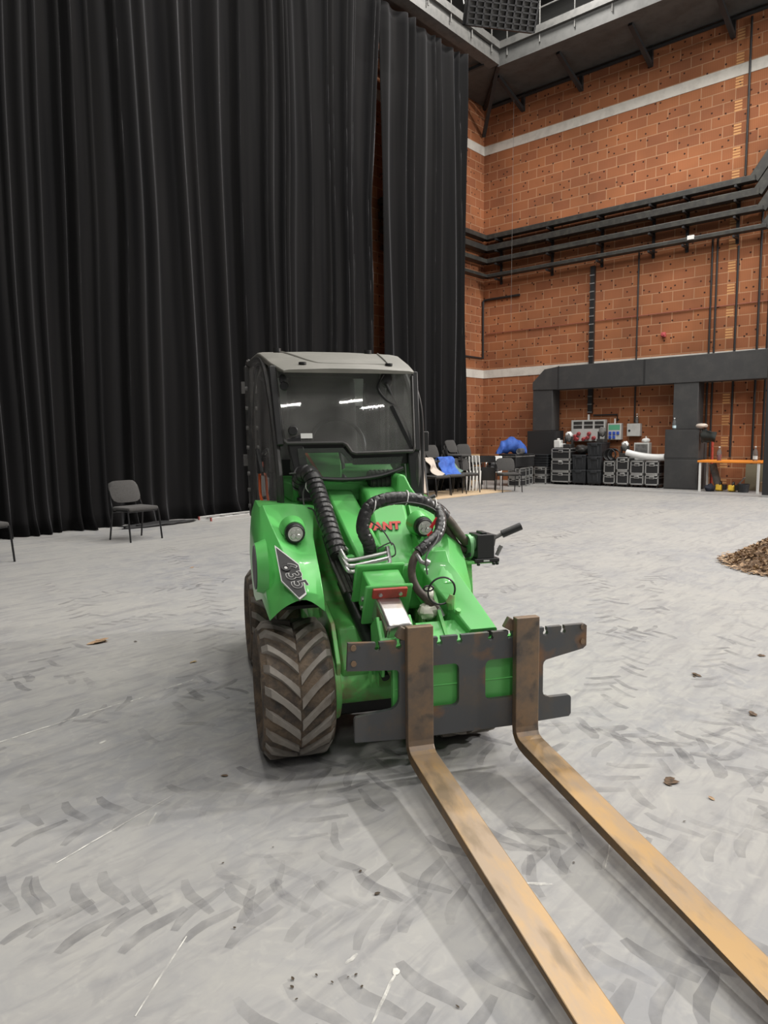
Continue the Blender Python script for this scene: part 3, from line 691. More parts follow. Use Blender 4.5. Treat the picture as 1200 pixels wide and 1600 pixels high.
# oval side grille with raised green rim
def oval(mb, x0, x1, cy, cz, ry, rz, tilt=0, m=0, n=28, s1=1):
    A = []; B = []
    for k in range(n):
        a = 2*PI*k/n; y = ry*math.cos(a); z = rz*math.sin(a); y, z = y*math.cos(tilt)-z*math.sin(tilt), y*math.sin(tilt)+z*math.cos(tilt)
        A.append((x0, cy+y, cz+z)); B.append((x1, cy+y*s1, cz+z*s1))
    mb.grid([A, B], m, True); mb.add(B, [tuple(range(n))], m)
b = MB(); oval(b, -.50, -.548, .02, .865, .13, .125, .3, s1=.86); b.build('grille_rim', GREEN, fL, smooth=True, bevel=.01)
b = MB(); oval(b, -.53, -.552, .02, .865, .10, .098, .3); b.build('side_grille', M('grey_grille_mesh', (.11, .11, .115), .6), fL, smooth=True)
# model decal on the chamfered face
def bil(q, u, v): 
    a, b_, c, d_ = [Vector(p) for p in q]; return a*(1-u)*(1-v)+b_*u*(1-v)+c*u*v+d_*(1-u)*v
DU = Vector((.063, .018, -.107)); DQ = [Vector((-.462, -.055, .955)), Vector((-.375, -.125, .885)), Vector((-.362, -.225, .79)), Vector((-.39, -.228, .765)), Vector((-.452, -.165, .83))]
cen = sum(DQ, Vector())/5; nrm = (DQ[1]-DQ[0]).cross(DQ[4]-DQ[0]).normalized()
if nrm.y > 0: nrm = -nrm
DQ = [p-nrm*(p-cen).dot(nrm) for p in DQ]
b = MB(); n5 = len(DQ)
out = [cen+(p-cen)*1.09+nrm*.010 for p in DQ]; inn = [p+nrm*.012 for p in DQ]
b.add(out, [tuple(range(n5))], 1); b.add(inn, [tuple(range(n5))], 0); b.add([p-nrm*.014 for p in out]+out, [(i, (i+1) % n5, n5+(i+1) % n5, n5+i) for i in range(n5)], 1)
b.build('model_decal', [BLACK, ALU], fL)
tu = (DQ[2]-DQ[0]).normalized(); tv = nrm.cross(tu)
tc_ = cen+(DQ[1]-cen)*.12
text_part('decal_digits', '635', .086, ALU, fL, tc_+nrm*.0145, tu, tv, .25, .0030); text_part('decal_digits', '635', .086, BLACK, fL, tc_+nrm*.0165, tu, tv, .25, .0002)
# centre cowl with maker's lettering
b = MB(); b.prism([(.55, .62), (.0, .62), (-.02, .84), (.08, .868), (.12, .90), (.32, 1.12), (.37, 1.165), (.55, 1.19)], 'x', .05, .245)
b.build('centre_cowl', GREEN, ld, bevel=.02, seg=3, smooth=35)
b = MB(); b.prism([(.205, 1.0), (.21, 1.235), (.225, 1.25), (.255, 1.24), (.285, 1.18), (.33, 1.12), (.335, 1.0)], 'y', .33, .54); b.build('cowl_shoulder', GREEN, ld, bevel=.012, seg=3)
cs = Vector((0, .20, .22)).normalized(); cn = Vector((0, -.74, .67)).normalized()
for m_, off, dz in ((BLACK, .0005, -.003), (REDT, .0015, 0)):
    text_part('maker_lettering', 'AVANT', .062, m_, ld, Vector((.072+(.003 if m_ is BLACK else 0), .205, .9965))+cn*(off+.003)+cs*dz, (1, 0, 0), cs, .12, .0035)
b = MB(); b.prism([(.22, .56), (.30, .62), (.53, .74), (.56, 1.15), (.6, 1.15), (.6, .56)], 'x', -.28, .06); b.build('boom_well', GREENF, ld)
# black corrugated intake hose behind the cowl
b = MB(); b.tube([(.10, .50, 1.205), (.24, .50, 1.205)], .055, 20, rf=None); 
for k in range(6): b.tube([(.11+k*.024, .50, 1.205), (.121+k*.024, .50, 1.205)], .06, 20)
b.build('intake_hose', BLKDUST, ld, smooth=30)
# boom
b = MB(); p0 = Vector((-.065, .62, 1.125)); p1 = Vector((-.005, -.10, .755))
b.bar(p0, p1, .142, .16); b.build('outer_boom', GREEN, ld, bevel=.012)
dirb = (p1-p0).normalized(); upb = Vector((1, 0, 0)).cross(dirb); upb = upb if upb.z > 0 else -upb
b = MB()
def frame_plate(mb, c, wd, ht, th, m=0): 
    x = Vector((1, 0, 0)); Q = Matrix((x, dirb, upb)).transposed().to_4x4(); mb.box(c, (wd, th, ht), Q, m)
frame_plate(b, p1+upb*.015-dirb*.03, .23, .21, .018); frame_plate(b, p1+upb*.0+dirb*.045, .17, .19, .13); frame_plate(b, p1+upb*.0+dirb*.105, .215, .215, .016)
b.build('boom_collar', GREEN, ld, bevel=.012)
b = MB(); frame_plate(b, p1+dirb*.120+upb*.075, .155, .05, .014); 
cb_ = b.build('collar_shim', RED, ld, bevel=.003)
b = MB()
for s in (-.045, .045): b.cyl(p1+dirb*.125+upb*.075+Vector((s, 0, 0)), p1+dirb*.136+upb*.075+Vector((s, 0, 0)), .009, n=6)
for s in (-.01, -.06): b.cyl(p1+dirb*.05+upb*s+Vector((-.085, 0, 0)), p1+dirb*.05+upb*s+Vector((-.098, 0, 0)), .012, n=8)
b.build('collar_bolts', ZINC, ld)
p2 = Vector((.008, -.36, .605))
b = MB(); b.bar(p1-dirb*.2+upb*-.01, p2, .112, .125); b.build('inner_boom', STEEL, ld, bevel=.012)
b = MB(); b.bar(p1+dirb*.10+upb*-.02+Vector((-.058, 0, 0)), p2+Vector((-.058, 0, 0))+upb*-.01, .004, .10); b.build('boom_wear_strip', RUST, ld)
# tilt cylinder side under boom
b = MB(); b.tube([(-.10, .25, .72), (-.06, -.28, .47)], .03, 14); b.tube([(-.06, -.28, .47), (-.05, -.36, .43)], .018, 12); b.build('lift_cylinder', BLACKM, ld, smooth=True)
# hitch
b = MB(); b.bb(-.03, .60, -.395, -.365, .21, .575); b.bb(-.02, .58, -.398, -.395, .385, .39); b.build('hitch_plate', GREEN, ld, bevel=.006)
b = MB(); b.prism([(-.395, .56), (-.30, .68), (-.20, .62), (-.22, .48), (-.38, .44)], 'x', -.075, -.06); b.prism([(-.395, .56), (-.30, .68), (-.20, .62), (-.22, .48), (-.38, .44)], 'x', .065, .08)
b.add([(-.075, -.39, .565), (.08, -.39, .565), (.08, -.31, .665), (-.075, -.31, .665), (-.055, -.385, .56), (.055, -.385, .56), (.08, -.30, .655), (-.075, -.30, .655)], [(0, 1, 2, 3), (4, 7, 6, 5)])
b.add([(-.12, -.40, .58), (-.09, -.40, .58), (-.09, -.33, .44), (-.12, -.33, .44), (-.12, -.39, .40), (-.09, -.39, .40)], [(0, 1, 2, 3), (0, 3, 4), (1, 2, 5)])
b.build('boom_bracket', GREEN, ld, bevel=.004)
b = MB(); b.add([(.10, -.395, .575), (.33, -.395, .575), (.34, -.30, .64), (.10, -.30, .64), (.10, -.37, .565), (.33, -.37, .565), (.34, -.28, .63), (.10, -.28, .63)], [(0, 1, 2, 3), (4, 7, 6, 5), (0, 4, 5, 1), (1, 5, 6, 2), (2, 6, 7, 3), (3, 7, 4, 0)])
b.build('hitch_shelf', GREEN, ld, bevel=.003)
# green tilt arm: folded channel
AT = [(-.06, .925), (-.10, .915), (-.125, .865), (-.16, .815), (-.385, .615)]   # y,z of its top line
AX = [(.165, .312), (.168, .318), (.175, .325), (.20, .36), (.318, .445)]
b = MB(); rows = []
for (y, z), (xl, xr) in zip(AT, AX):
    dp = .16 if y > -.3 else .08
    rows.append([(xl, y+.03, z-dp), (xl, y, z-.006), (xl+.006, y, z), (xr-.006, y, z), (xr, y, z-.006), (xr, y+.03, z-dp)])
b.grid(rows); b.add(rows[0], [tuple(range(6))]); b.add(rows[-1], [tuple(range(6))])
arm = b.build('tilt_arm', GREEN, ld, bevel=.006)
b = MB(); b.prism([(-.08, .87), (-.15, .80), (-.38, .59), (-.38, .45), (-.2, .50), (-.05, .70)], 'x', .21, .225); b.build('arm_web', GREEND, ld)
b = MB(); b.bb(.38, .43, -.392, -.384, .585, .605); b.bb(.345, .365, -.392, -.384, .58, .60); b.cyl((.225, -.085, .928), (.25, -.085, .931), .01, n=8); b.build('arm_slot', DARK, ld)
b = MB(); b.tube([(.27, -.29, .69), (.262, -.30, .72), (.272, -.30, .75)], [.016, .02, .013], 10); b.tube([(.29, -.315, .675), (.29, -.325, .69)], .012, 8); b.build('arm_hook', GREENF, ld, smooth=True)
# hydraulic multi-coupler on a post
b = MB(); b.bar((.475, .0, .55), (.475, .04, .835), .04, .035, up=(0, 1, 0)); b.bb(.46, .63, 0, .11, .82, .835); b.build('coupler_post', GREENF, ld, bevel=.004)
b = MB(); b.bb(.515, .605, .0, .11, .845, .962); b.bb(.545, .575, .02, .09, .962, .972); b.bb(.50, .63, -.005, .115, .826, .845)
for x in (.52, .60, .618): b.cyl((x, -.002, .826), (x, -.002, .812), .009, n=8)
cp = b.build('multi_coupler', BLACK, ld, bevel=.006)
b = MB(); b.tube([(.478, .05, .90), (.494, .05, .90)], .062, 28); b.tube([(.494, .05, .915), (.52, .05, .915)], .036, 20); b.build('coupler_disc', M('green_coupler_disc', (.16, .36, .17), .4, .3), cp, smooth=True)
b = MB(); b.prism([(-.01, .86), (.05, .845), (.11, .87), (.11, .885), (.05, .865), (-.01, .88)], 'x', .472, .478); b.build('coupler_hook', BLACKM, cp)
b = MB(); b.bar((.615, .05, .90), (.625, .05, .955), .03, .012); b.tube([(.615, .04, .935), (.66, .04, .955), (.71, .03, .975)], .010, 8); b.tube(sm([(.635, .02, .88), (.65, .02, .90), (.625, .02, .855)], 4), .01, 8); hd = b.build('lever', GREYF, cp, smooth=True)
b = MB(); b.tube([(.662, .04, .954), (.755, .02, .993)], .019, 14); b.build('grip', BLACK, hd, smooth=True)
b = MB(); b.bb(.545, .575, -.008, -.005, .832, .838); b.build('tag', WHITE, cp)
# hoses
def spiral(dist, a): 
    f = (dist/.034+a/(2*PI)) % 1.0
    return 1.0 if f < .80 else .84
def fine(dist, a):
    f = (dist/.026+a/(2*PI)) % 1.0
    return 1.0 if f < .84 else .9
b = MB(); b.tube(sm([(-.265, .47, 1.19), (-.272, .44, 1.235), (-.262, .41, 1.258), (-.232, .37, 1.255), (-.212, .33, 1.20), (-.198, .25, 1.12), (-.188, .15, 1.04), (-.18, .06, .965), (-.165, .0, .90)], 30), .043, 18, rf=spiral)
b.build('wrapped_hose', HOSE, ld, smooth=25)
b = MB(); b.tube(sm([(-.022, -.01, .90), (-.035, -.03, .955), (-.065, -.04, 1.03), (-.035, -.03, 1.115), (.03, -.03, 1.15), (.12, -.03, 1.158), (.22, -.03, 1.14), (.30, -.02, 1.10), (.345, -.01, 1.06)], 14), .031, 16, rf=fine); b.build('wrapped_hose', HOSE, ld, smooth=25)
b = MB(); b.tube(sm([(.30, -.03, 1.10), (.295, -.09, 1.06), (.26, -.15, 1.0), (.19, -.19, .958), (.148, -.20, .93)], 14), .026, 16, rf=fine); b.build('wrapped_hose', HOSE, ld, smooth=25)
b = MB(); b.tube(sm([(.148, -.20, .93), (.12, -.21, .89), (.112, -.22, .83), (.135, -.23, .77), (.18, -.25, .72), (.215, -.26, .685)], 10), .018, 12); b.tube([(.215, -.26, .685), (.235, -.27, .65)], .017, 10, m=1); b.build('braided_hose', [BRAID, ZINC], ld, smooth=True)
b = MB(); b.tube(sm([(.33, -.01, 1.075), (.38, .01, 1.03), (.43, .03, .97), (.475, .05, .92)], 8), .021, 12); b.tube(sm([(.335, .02, 1.05), (.39, .05, .97), (.43, .06, .91), (.475, .06, .88)], 8), .019, 12); b.build('braided_hose', BRAID, ld, smooth=True)
b = MB(); b.tube([(.135, -.215, .925), (.15, -.23, .895), (.17, -.235, .885)], .010, 8); b.cyl((.165, -.235, .895), (.185, -.235, .885), .016, n=10)
b.tube([(-.02, -.01, .905), (.0, -.02, .885)], .018, 10); b.tube([(-.178, .05, .95), (-.15, -.01, .905)], .013, 8); b.tube([(-.155, .05, .955), (-.13, .0, .92)], .011, 8)
b.build('hose_fittings', ZINC, ld, smooth=True)
b = MB()
for k, (y, dz) in enumerate(((-.035, 0), (-.055, -.022), (-.07, -.045))):
    y -= .03; dz += .03
    b.tube(sm([(.045, y+.04, .935-dz*.3), (.045, y, .892+dz), (.03, y-.005, .882+dz), (-.06, y-.01, .868+dz), (-.13, y-.005, .858+dz), (-.155, y, .87+dz), (-.17, y+.08, .92+dz)], 6), .0095, 10)
b.build('steel_pipes', ZINC, ld, smooth=True)
b = MB(); b.bb(.01, .065, -.04, .01, .905, .94); b.bb(-.15, -.10, -.03, .02, .875, .90); b.build('pipe_block', GREEN, ld, bevel=.004)
b = MB()
for k, x in enumerate((-.215, -.195, -.175, -.155)): b.tube(sm([(x, .12, .98-.01*k), (x+.015, .03, .88), (x+.04, -.02, .80), (x+.06, -.06, .74)], 6), .011, 8)
b.build('hose_bundle', BLKDUST, ld, smooth=True)
WIRE = M('thin_grey_wire', (.10, .10, .10), .5)
b = MB(); b.tube(sm([(-.33, .42, 1.26), (-.28, .38, 1.26), (-.245, .36, 1.225), (-.27, .36, 1.17), (-.27, .33, 1.10), (-.235, .28, 1.085), (-.225, .18, 1.02), (-.20, .05, .96), (-.16, -.01, .935), (-.14, -.02, .89)], 8), .004, 6)
b.tube(sm([(.0, -.05, .93), (.06, -.08, .96), (.075, -.09, .91), (.05, -.07, .89)], 8), .0035, 6); b.tube(sm([(-.03, -.02, 1.06), (.02, -.07, 1.02), (.06, -.09, .95)], 6), .0035, 6)
b.tube(sm([(.05, -.05, 1.13), (.15, -.06, 1.14), (.25, -.06, 1.115), (.29, -.08, 1.07), (.24, -.2, .99), (.17, -.25, .92), (.17, -.26, .84)], 8), .0035, 6)
b.build('cable', WIRE, ld, smooth=True)
b = MB(); b.tube(sm([(.225+.062*math.cos(a), -.29-.01*math.sin(a), .77+.062*math.sin(a)) for a in [k*PI/6 for k in range(12)]], 4, True), .0045, 6, closed=True)
b.tube(sm([(.165+.022*math.cos(a), -.29, .785+.012*math.sin(a)) for a in [k*PI/3 for k in range(6)]], 4, True), .004, 6, closed=True)
b.build('safety_cable_loop', BLACKM, ld, smooth=True)
b = MB(); b.box((.258, -.10, 1.045), (.014, .008, .055), (0, R(35), 0)); b.box((.225, -.14, 1.0), (.014, .006, .03), (0, R(50), 0)); b.build('red_tag', M('red_warning_tag', (.75, .04, .05), .5), ld)
b = MB()
for c, ax in (((-.225, .34, 1.20), 0), ((-.19, .20, 1.09), 0), ((.145, -.03, 1.158), 1), ((-.01, -.03, 1.13), 1), ((.285, -.02, 1.115), 1)):
    pts = [((c[0]+.036*math.cos(a), c[1], c[2]+.036*math.sin(a)) if ax == 0 else (c[0]+.006*math.sin(a), c[1]+.034*math.cos(a), c[2]+.034*math.sin(a))) for a in [k*PI/8 for k in range(16)]]
    b.tube(pts, .0028, 5, closed=True)
b.build('cable_ties', WHITE, ld)
b = MB(); b.ball((.175, -.25, .672), (.045, .04, .035), 14, 8, jit=.4, seed=2); b.ball((.20, -.20, .72), (.03, .03, .05), 12, 8, jit=.5, seed=4); b.build('wrapping_bag', M('milky_plastic_bag', (.62, .62, .52), .35), ld, smooth=True)
# ---- cab
CW = -.012
b = MB()
b.bar((-.235, .44, 1.125), (-.300, .47, 1.44), .075, .06, up=(0, 1, 0)); b.bar((.345, .44, 1.13), (.335, .47, 1.40), .07, .06, up=(0, 1, 0))
b.bb(-.29, -.18, .38, .47, 1.115, 1.135); b.bb(.29, .37, .40, .47, 1.12, 1.14)
b.build('front_post', BLACKM, ld, bevel=.006)
WS = [(-.35, 1.425), (-.335, 1.412), (-.05, 1.412), (-.03, 1.40), (-.005, 1.362), (.015, 1.355), (.325, 1.362), (.335, 1.38), (.35, 1.76), (.34, 1.775), (-.36, 1.79), (-.375, 1.775)]
def wsf(u, v, w_=0): return (u, .425+(v-1.36)*.22+w_, v)
b = MB(); b.plate(WS, [], lambda u, v, t: wsf(u, v, t), .006); b.build('windscreen', GLASS, ld)
b = MB(); b.tube([wsf(u, v, -.002) for u, v in WS[:8]], .010, 8); b.tube([wsf(u, v, -.002) for u, v in (WS[7], WS[8])], .007, 8); b.tube([wsf(u, v, -.002) for u, v in (WS[11], WS[0])], .006, 8); b.build('windscreen_seal', BLKDUST, ld, smooth=True)
b = MB(); b.bar((-.37, .45, 1.40), (-.39, .54, 1.80), .035, .05, up=(0, 1, 0)); b.bar((.355, .45, 1.36), (.37, .54, 1.78), .03, .05, up=(0, 1, 0)); b.bar((-.32, .47, 1.385), (-.04, .47, 1.385), .03, .05); b.bar((-.04, .47, 1.385), (.01, .47, 1.325), .03, .05); b.bar((.01, .47, 1.325), (.34, .47, 1.325), .03, .06)
b.build('front_frame', BLACKM, ld, bevel=.005)
LW = [(-.285, 1.385), (-.05, 1.385), (.0, 1.33), (.27, 1.335), (.255, 1.275), (.15, 1.24), (-.03, 1.225), (-.27, 1.245)]
b = MB(); b.plate(LW, [], lambda u, v, t: (u, .425+t, v), .005); b.build('lower_windscreen', GLASSG, ld)
b = MB(); b.tube(sm([(-.30, .42, 1.25), (-.15, .42, 1.228), (.0, .42, 1.222), (.15, .42, 1.237), (.27, .42, 1.275)], 5), .011, 8); b.build('lower_seal', BLACK, ld, smooth=True)
b = MB(); b.bb(-.30, .30, .52, 1.3, 1.10, 1.2); b.bb(-.36, .34, .6, 1.4, .62, 1.1); b.build('cab_floor', GREEN, ld, bevel=.01)
b = MB(); b.prism([(.54, 1.15), (.56, 1.30), (.66, 1.38), (.68, 1.15)], 'x', -.27, -.03); b.prism([(.54, 1.15), (.56, 1.26), (.64, 1.30), (.66, 1.15)], 'x', -.03, .26); b.build('dash_panel', GREEN, ld, bevel=.01)
b = MB(); b.box((-.20, .46, 1.30), (.014, .006, .16), (0, R(-32), 0)); b.build('orange_strap', M('orange_strap_web', (.6, .13, .03), .6), ld)
# seat and wheel seen through the glass
b = MB(); b.box((-.02, .95, 1.27), (.42, .42, .12)); b.box((-.02, 1.16, 1.55), (.42, .10, .52), (R(-8), 0, 0)); b.build('driver_seat', FAB, ld, bevel=.04, seg=3)
b = MB(); b.tube([(-.02+.15*math.cos(a), .70+.05*math.sin(a), 1.40+.14*math.sin(a)) for a in [k*PI/10 for k in range(20)]], .012, 8, closed=True); b.tube([(-.02, .55, 1.2), (-.02, .70, 1.40)], .02, 8); b.build('steering_wheel', BLACK, ld, smooth=True)
# roof
b = MB()
def roofrow(y, z, hw, dz): return [(CW-hw, y, z-dz), (CW-hw-.004, y, z-.006), (CW-hw*.93, y, z), (CW-hw*.3, y, z+.008), (CW+hw*.3, y, z+.008), (CW+hw*.93, y, z), (CW+hw+.004, y, z-.006), (CW+hw, y, z-dz)]
rows = [roofrow(.40, 1.775, .335, .014), roofrow(.43, 1.785, .345, .02), roofrow(.62, 1.835, .375, .03), roofrow(.90, 1.91, .40, .04), roofrow(1.0, 1.925, .405, .045), roofrow(1.42, 1.925, .42, .045), roofrow(1.46, 1.90, .42, .03)]
b.grid(rows); b.add(rows[0], [tuple(range(8))]); b.add(rows[-1], [tuple(range(8))])
bot = [[r[0], r[-1]] for r in rows]; b.grid(bot)
rf_ = b.build('cab_roof', ROOFM, ld, smooth=25, bevel=.006)
b = MB(); P_ = [(-.29, .93), (-.24, .80), (-.17, .60), (-.10, .545), (.20, .545), (.24, .60), (.27, .92)]

def rz_(y):
    Y_ = ((.40, 1.775), (.43, 1.785), (.62, 1.835), (.90, 1.91), (1.0, 1.925))
    for (a, za), (c, zc_) in zip(Y_, Y_[1:]):
        if y <= c: return za+(zc_-za)*(y-a)/(c-a)
    return 1.925
b.tube([(x, y, rz_(y)+.004) for x, y in [tuple(p)[:2] for p in sm([(x, y, 0) for x, y in P_], 4)]], .007, 6); b.build('roof_rib', ROOFM, rf_, smooth=True)
b = MB()
for x, y in ((-.235, .52), (.225, .52)): b.cyl((x, y, 1.812), (x, y, 1.824), .020, n=16)
for x, y in ((-.31, .95), (.22, .95)): b.cyl((x, y, 1.92), (x, y, 1.942), .022, n=16)
b.build('roof_cap', BLACK, rf_, smooth=True)
b = MB(); b.add([(-.33, .56, 1.795), (.31, .56, 1.79), (.33, 1.36, 1.865), (-.35, 1.36, 1.865), (-.33, .56, 1.81), (.31, .56, 1.805), (.33, 1.36, 1.878), (-.35, 1.36, 1.878)], [(0, 1, 2, 3), (4, 7, 6, 5), (0, 4, 5, 1), (1, 5, 6, 2), (2, 6, 7, 3), (3, 7, 4, 0)]); b.build('roof_liner', WHITE, ld)
b = MB(); b.box((-.02, 1.30, 1.72), (.58, .02, .17), (R(12), 0, 0)); b.build('rear_header', GREY, ld)
# left side door: frame loop, glass, hinges, handle
def side(sx, nm):
    s = lambda p: (2*CW-p[0] if sx > 0 else p[0], p[1], p[2])
    LP = [(-.375, .44, 1.12), (-.385, .46, 1.38), (-.395, .60, 1.66), (-.40, .80, 1.83), (-.41, 1.0, 1.885), (-.43, 1.32, 1.89), (-.44, 1.38, 1.85), (-.44, 1.36, 1.3), (-.43, 1.30, 1.0), (-.42, 1.15, .92), (-.40, .75, 1.0), (-.385, .55, 1.08)]
    b = MB(); b.tube(sm([s(p) for p in LP], 4, True), .019, 8, closed=True)
    fr = b.build(nm, BLKDUST, ld, smooth=True)
    b = MB(); pts = sm([s(p) for p in LP], 4, True); n = len(pts); b.add(pts, [tuple(range(n))]); b.build('side_glass', GLASS, fr)
    b = MB(); b.bar(s((-.435, 1.34, .95)), s((-.44, 1.38, 1.88)), .05, .06, up=(0, 1, 0)); b.tube(sm([s(p) for p in ((-.43, 1.2, 1.0), (-.43, 1.22, 1.4), (-.42, 1.16, 1.7), (-.415, .98, 1.84))], 5), .014, 8); b.build('rear_post', BLKDUST, fr, bevel=.006)
    b = MB()
    for z in (1.02, 1.12, 1.22, 1.38, 1.5, 1.62, 1.74): b.cyl(s((-.455, 1.30, z)), s((-.47, 1.30, z)), .012, n=8)
    for z in (1.30, 1.75): b.box(s((-.47, 1.38, z)), (.03, .05, .07))
    b.build('hinge', GREYF, fr)
    return fr
dl = side(-1, 'cab_door'); side(1, 'cab_side_frame')
b = MB(); b.tube(sm([(-.43, .98, 1.35), (-.44, .92, 1.37), (-.44, .85, 1.33), (-.43, .80, 1.25)], 5), .012, 8); b.bb(-.445, -.42, .86, .96, 1.24, 1.33); b.build('door_handle', BLACK, dl, smooth=True)
b = MB(); b.tube(sm([(-.425, .98, 1.30), (-.43, .94, 1.2), (-.43, .93, 1.12), (-.425, .88, 1.08)], 5), .008, 6); b.build('orange_cord', M('orange_cord_rubber', (.7, .12, .03), .5), dl)
b = MB(); b.bb(-.43, .41, 1.36, 1.385, 1.05, 1.30); b.bb(-.43, .41, 1.36, 1.385, 1.78, 1.89); b.bb(-.43, -.33, 1.36, 1.385, 1.3, 1.78); b.bb(.31, .41, 1.36, 1.385, 1.3, 1.78); b.build('rear_frame', BLACKM, ld)
b = MB(); b.bb(-.33, .31, 1.37, 1.375, 1.3, 1.78); b.build('rear_window', GLASS, ld)
# wiper, knobs, sticker, mirror
b = MB(); b.tube(sm([(.20, .49, 1.72), (.26, .50, 1.60), (.30, .465, 1.50), (.322, .44, 1.40)], 5), .008, 8); b.bar((.225, .475, 1.60), (.32, .43, 1.38), .012, .02); b.ball((.21, .52, 1.74), (.035, .02, .045), 12, 8); b.tube(sm([(.19, .50, 1.765), (.155, .49, 1.70), (.19, .485, 1.64), (.25, .485, 1.60)], 5), .006, 6); b.build('wiper', BLACK, ld, smooth=True)
b = MB(); b.cyl(wsf(-.305, 1.475, -.004), wsf(-.305, 1.475, -.028), .024, n=18); b.cyl(wsf(-.335, 1.70, -.004), wsf(-.335, 1.70, -.02), .022, n=18); b.ball(wsf(-.34, 1.735, -.01), (.02, .012, .026), 10, 6); b.build('screen_knob', BLACK, ld, smooth=True, bevel=.004)
b = MB(); b.box(wsf(-.235, 1.448, -.004), (.06, .002, .026), (R(-12), 0, 0)); b.build('white_sticker', WHITE, ld)
b = MB(); b.tube(sm([(.385, .60, 1.75), (.42, .58, 1.60), (.425, .56, 1.40), (.41, .52, 1.25), (.40, .50, 1.12)], 5), .011, 8); b.box((.435, .60, 1.41), (.07, .03, .11)); b.tube([(.40, .45, 1.0), (.40, .44, 1.1), (.455, .44, 1.12)], .012, 8); b.build('mirror', BLACK, ld, bevel=.004)

# ------------------------------------------------------------------ pallet fork attachment
fk = thing('pallet_fork_attachment', 'scuffed steel pallet fork carriage hung on the front of the green loader', 'pallet forks', LOC, RZ)
def arc(cx, cz, r, a0, a1, n=5): return [(cx+r*math.cos(R(a0+(a1-a0)*i/n)), cz+r*math.sin(R(a0+(a1-a0)*i/n))) for i in range(n+1)]
def notch(x): return [(x-.008, .602), (x-.008, .588)]+arc(x, .578, .013, 130, 410, 6)+[(x+.008, .588), (x+.008, .602)]
out = [(-.225, .615), (-.232, .50)]+[(-.05, .486)]+arc(-.032, .466, .02, 90, 0, 3)+arc(-.062, .365, .05, 0, -70, 4)+[(-.185, .302)]+arc(-.19, .288, .014, 80, 180, 3)+[(-.204, .195), (.03, .183), (.483, .183), (.775, .193), (.785, .205)]+arc(.77, .276, .014, 0, 90, 3)+[(.68, .29)]+arc(.67, .32, .025, 270, 180, 3)+arc(.67, .44, .025, 180, 90, 3)+[(.84, .497), (.856, .51), (.856, .60), (.845, .608)]
for x in (.74, .655, .486, .396, .254, .165, -.013, -.103): out += [(p[0], p[1]+.006) for p in reversed(notch(x))]
def rr(x0, x1, z0, z1, r): return arc(x1-r, z1-r, r, 0, 90, 3)+arc(x0+r, z1-r, r, 90, 180, 3)+arc(x0+r, z0+r, r, 180, 270, 3)+arc(x1-r, z0+r, r, 270, 360, 3)
b = MB(); b.plate(out, [rr(.10, .252, .303, .488, .025), rr(.372, .53, .312, .488, .025)], lambda u, v, t: (u, -.43+t, v), .022)
b.build('carriage_plate', PLATE, fk)
b = MB()
for x, z in ((-.205, .595), (-.205, .53), (.835, .595), (.835, .53)): b.cyl((x, -.43, z), (x, -.437, z), .012, n=10)
b.build('plate_bolt', RUST, fk)
def tine(xl, xr):
    def w_(b_): return xl, xr
    prof_top = [(-.47, .668), (-.47, .21)]+[( -.53+.06*math.cos(R(a)), .20-.052+.052-.052*math.sin(R(a))+.0) for a in (0, 25, 50, 75, 90)]
    tip = (-1.98, .062)
    top = [(-.47, .67), (-.47, .19), (-.474, .168), (-.488, .153), (-.51, .1465), (-1.2, .105), tip]
    bot = [(-1.98, .050), (-1.2, .070), (-.55, .098), (-.50, .104), (-.462, .122), (-.438, .15), (-.431, .19), (-.431, .67)]
    b = MB(); poly = top+bot; n = len(poly)
    vs = [(xl, p[0], p[1]) for p in poly]+[(xr, p[0], p[1]) for p in poly]
    fs = []; 
    for i in range(n):
        k = (i+1) % n; m = 0
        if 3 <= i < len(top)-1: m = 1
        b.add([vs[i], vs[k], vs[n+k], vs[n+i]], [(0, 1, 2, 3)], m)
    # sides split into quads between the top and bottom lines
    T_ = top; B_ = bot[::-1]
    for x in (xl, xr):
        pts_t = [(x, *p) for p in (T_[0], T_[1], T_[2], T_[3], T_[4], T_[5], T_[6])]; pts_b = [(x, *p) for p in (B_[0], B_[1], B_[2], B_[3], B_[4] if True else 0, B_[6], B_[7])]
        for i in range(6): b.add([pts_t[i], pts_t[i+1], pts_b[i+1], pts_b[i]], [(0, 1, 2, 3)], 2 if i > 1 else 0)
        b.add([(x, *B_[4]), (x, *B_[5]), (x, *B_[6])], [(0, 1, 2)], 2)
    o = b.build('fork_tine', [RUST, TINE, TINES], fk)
    bm = bmesh.new(); bm.from_mesh(o.data); bmesh.ops.remove_doubles(bm, verts=bm.verts, dist=1e-5); bmesh.ops.recalc_face_normals(bm, faces=bm.faces); bm.to_mesh(o.data); bm.free()
    q = o.modifiers.new('bevel', 'BEVEL'); q.width = .004; q.segments = 2; q.limit_method = 'ANGLE'; q.angle_limit = R(50)
    bb_ = MB(); bb_.box((xl-.004, -.415, .632), (.05, .03, .05), (0, R(30), 0)); bb_.bb(xl+.01, xr-.02, -.43, -.40, .61, .65)
    bb_.build('tine_latch', RUST, o, bevel=.004)
    return o
tine(.012, .124); tine(.497, .605)
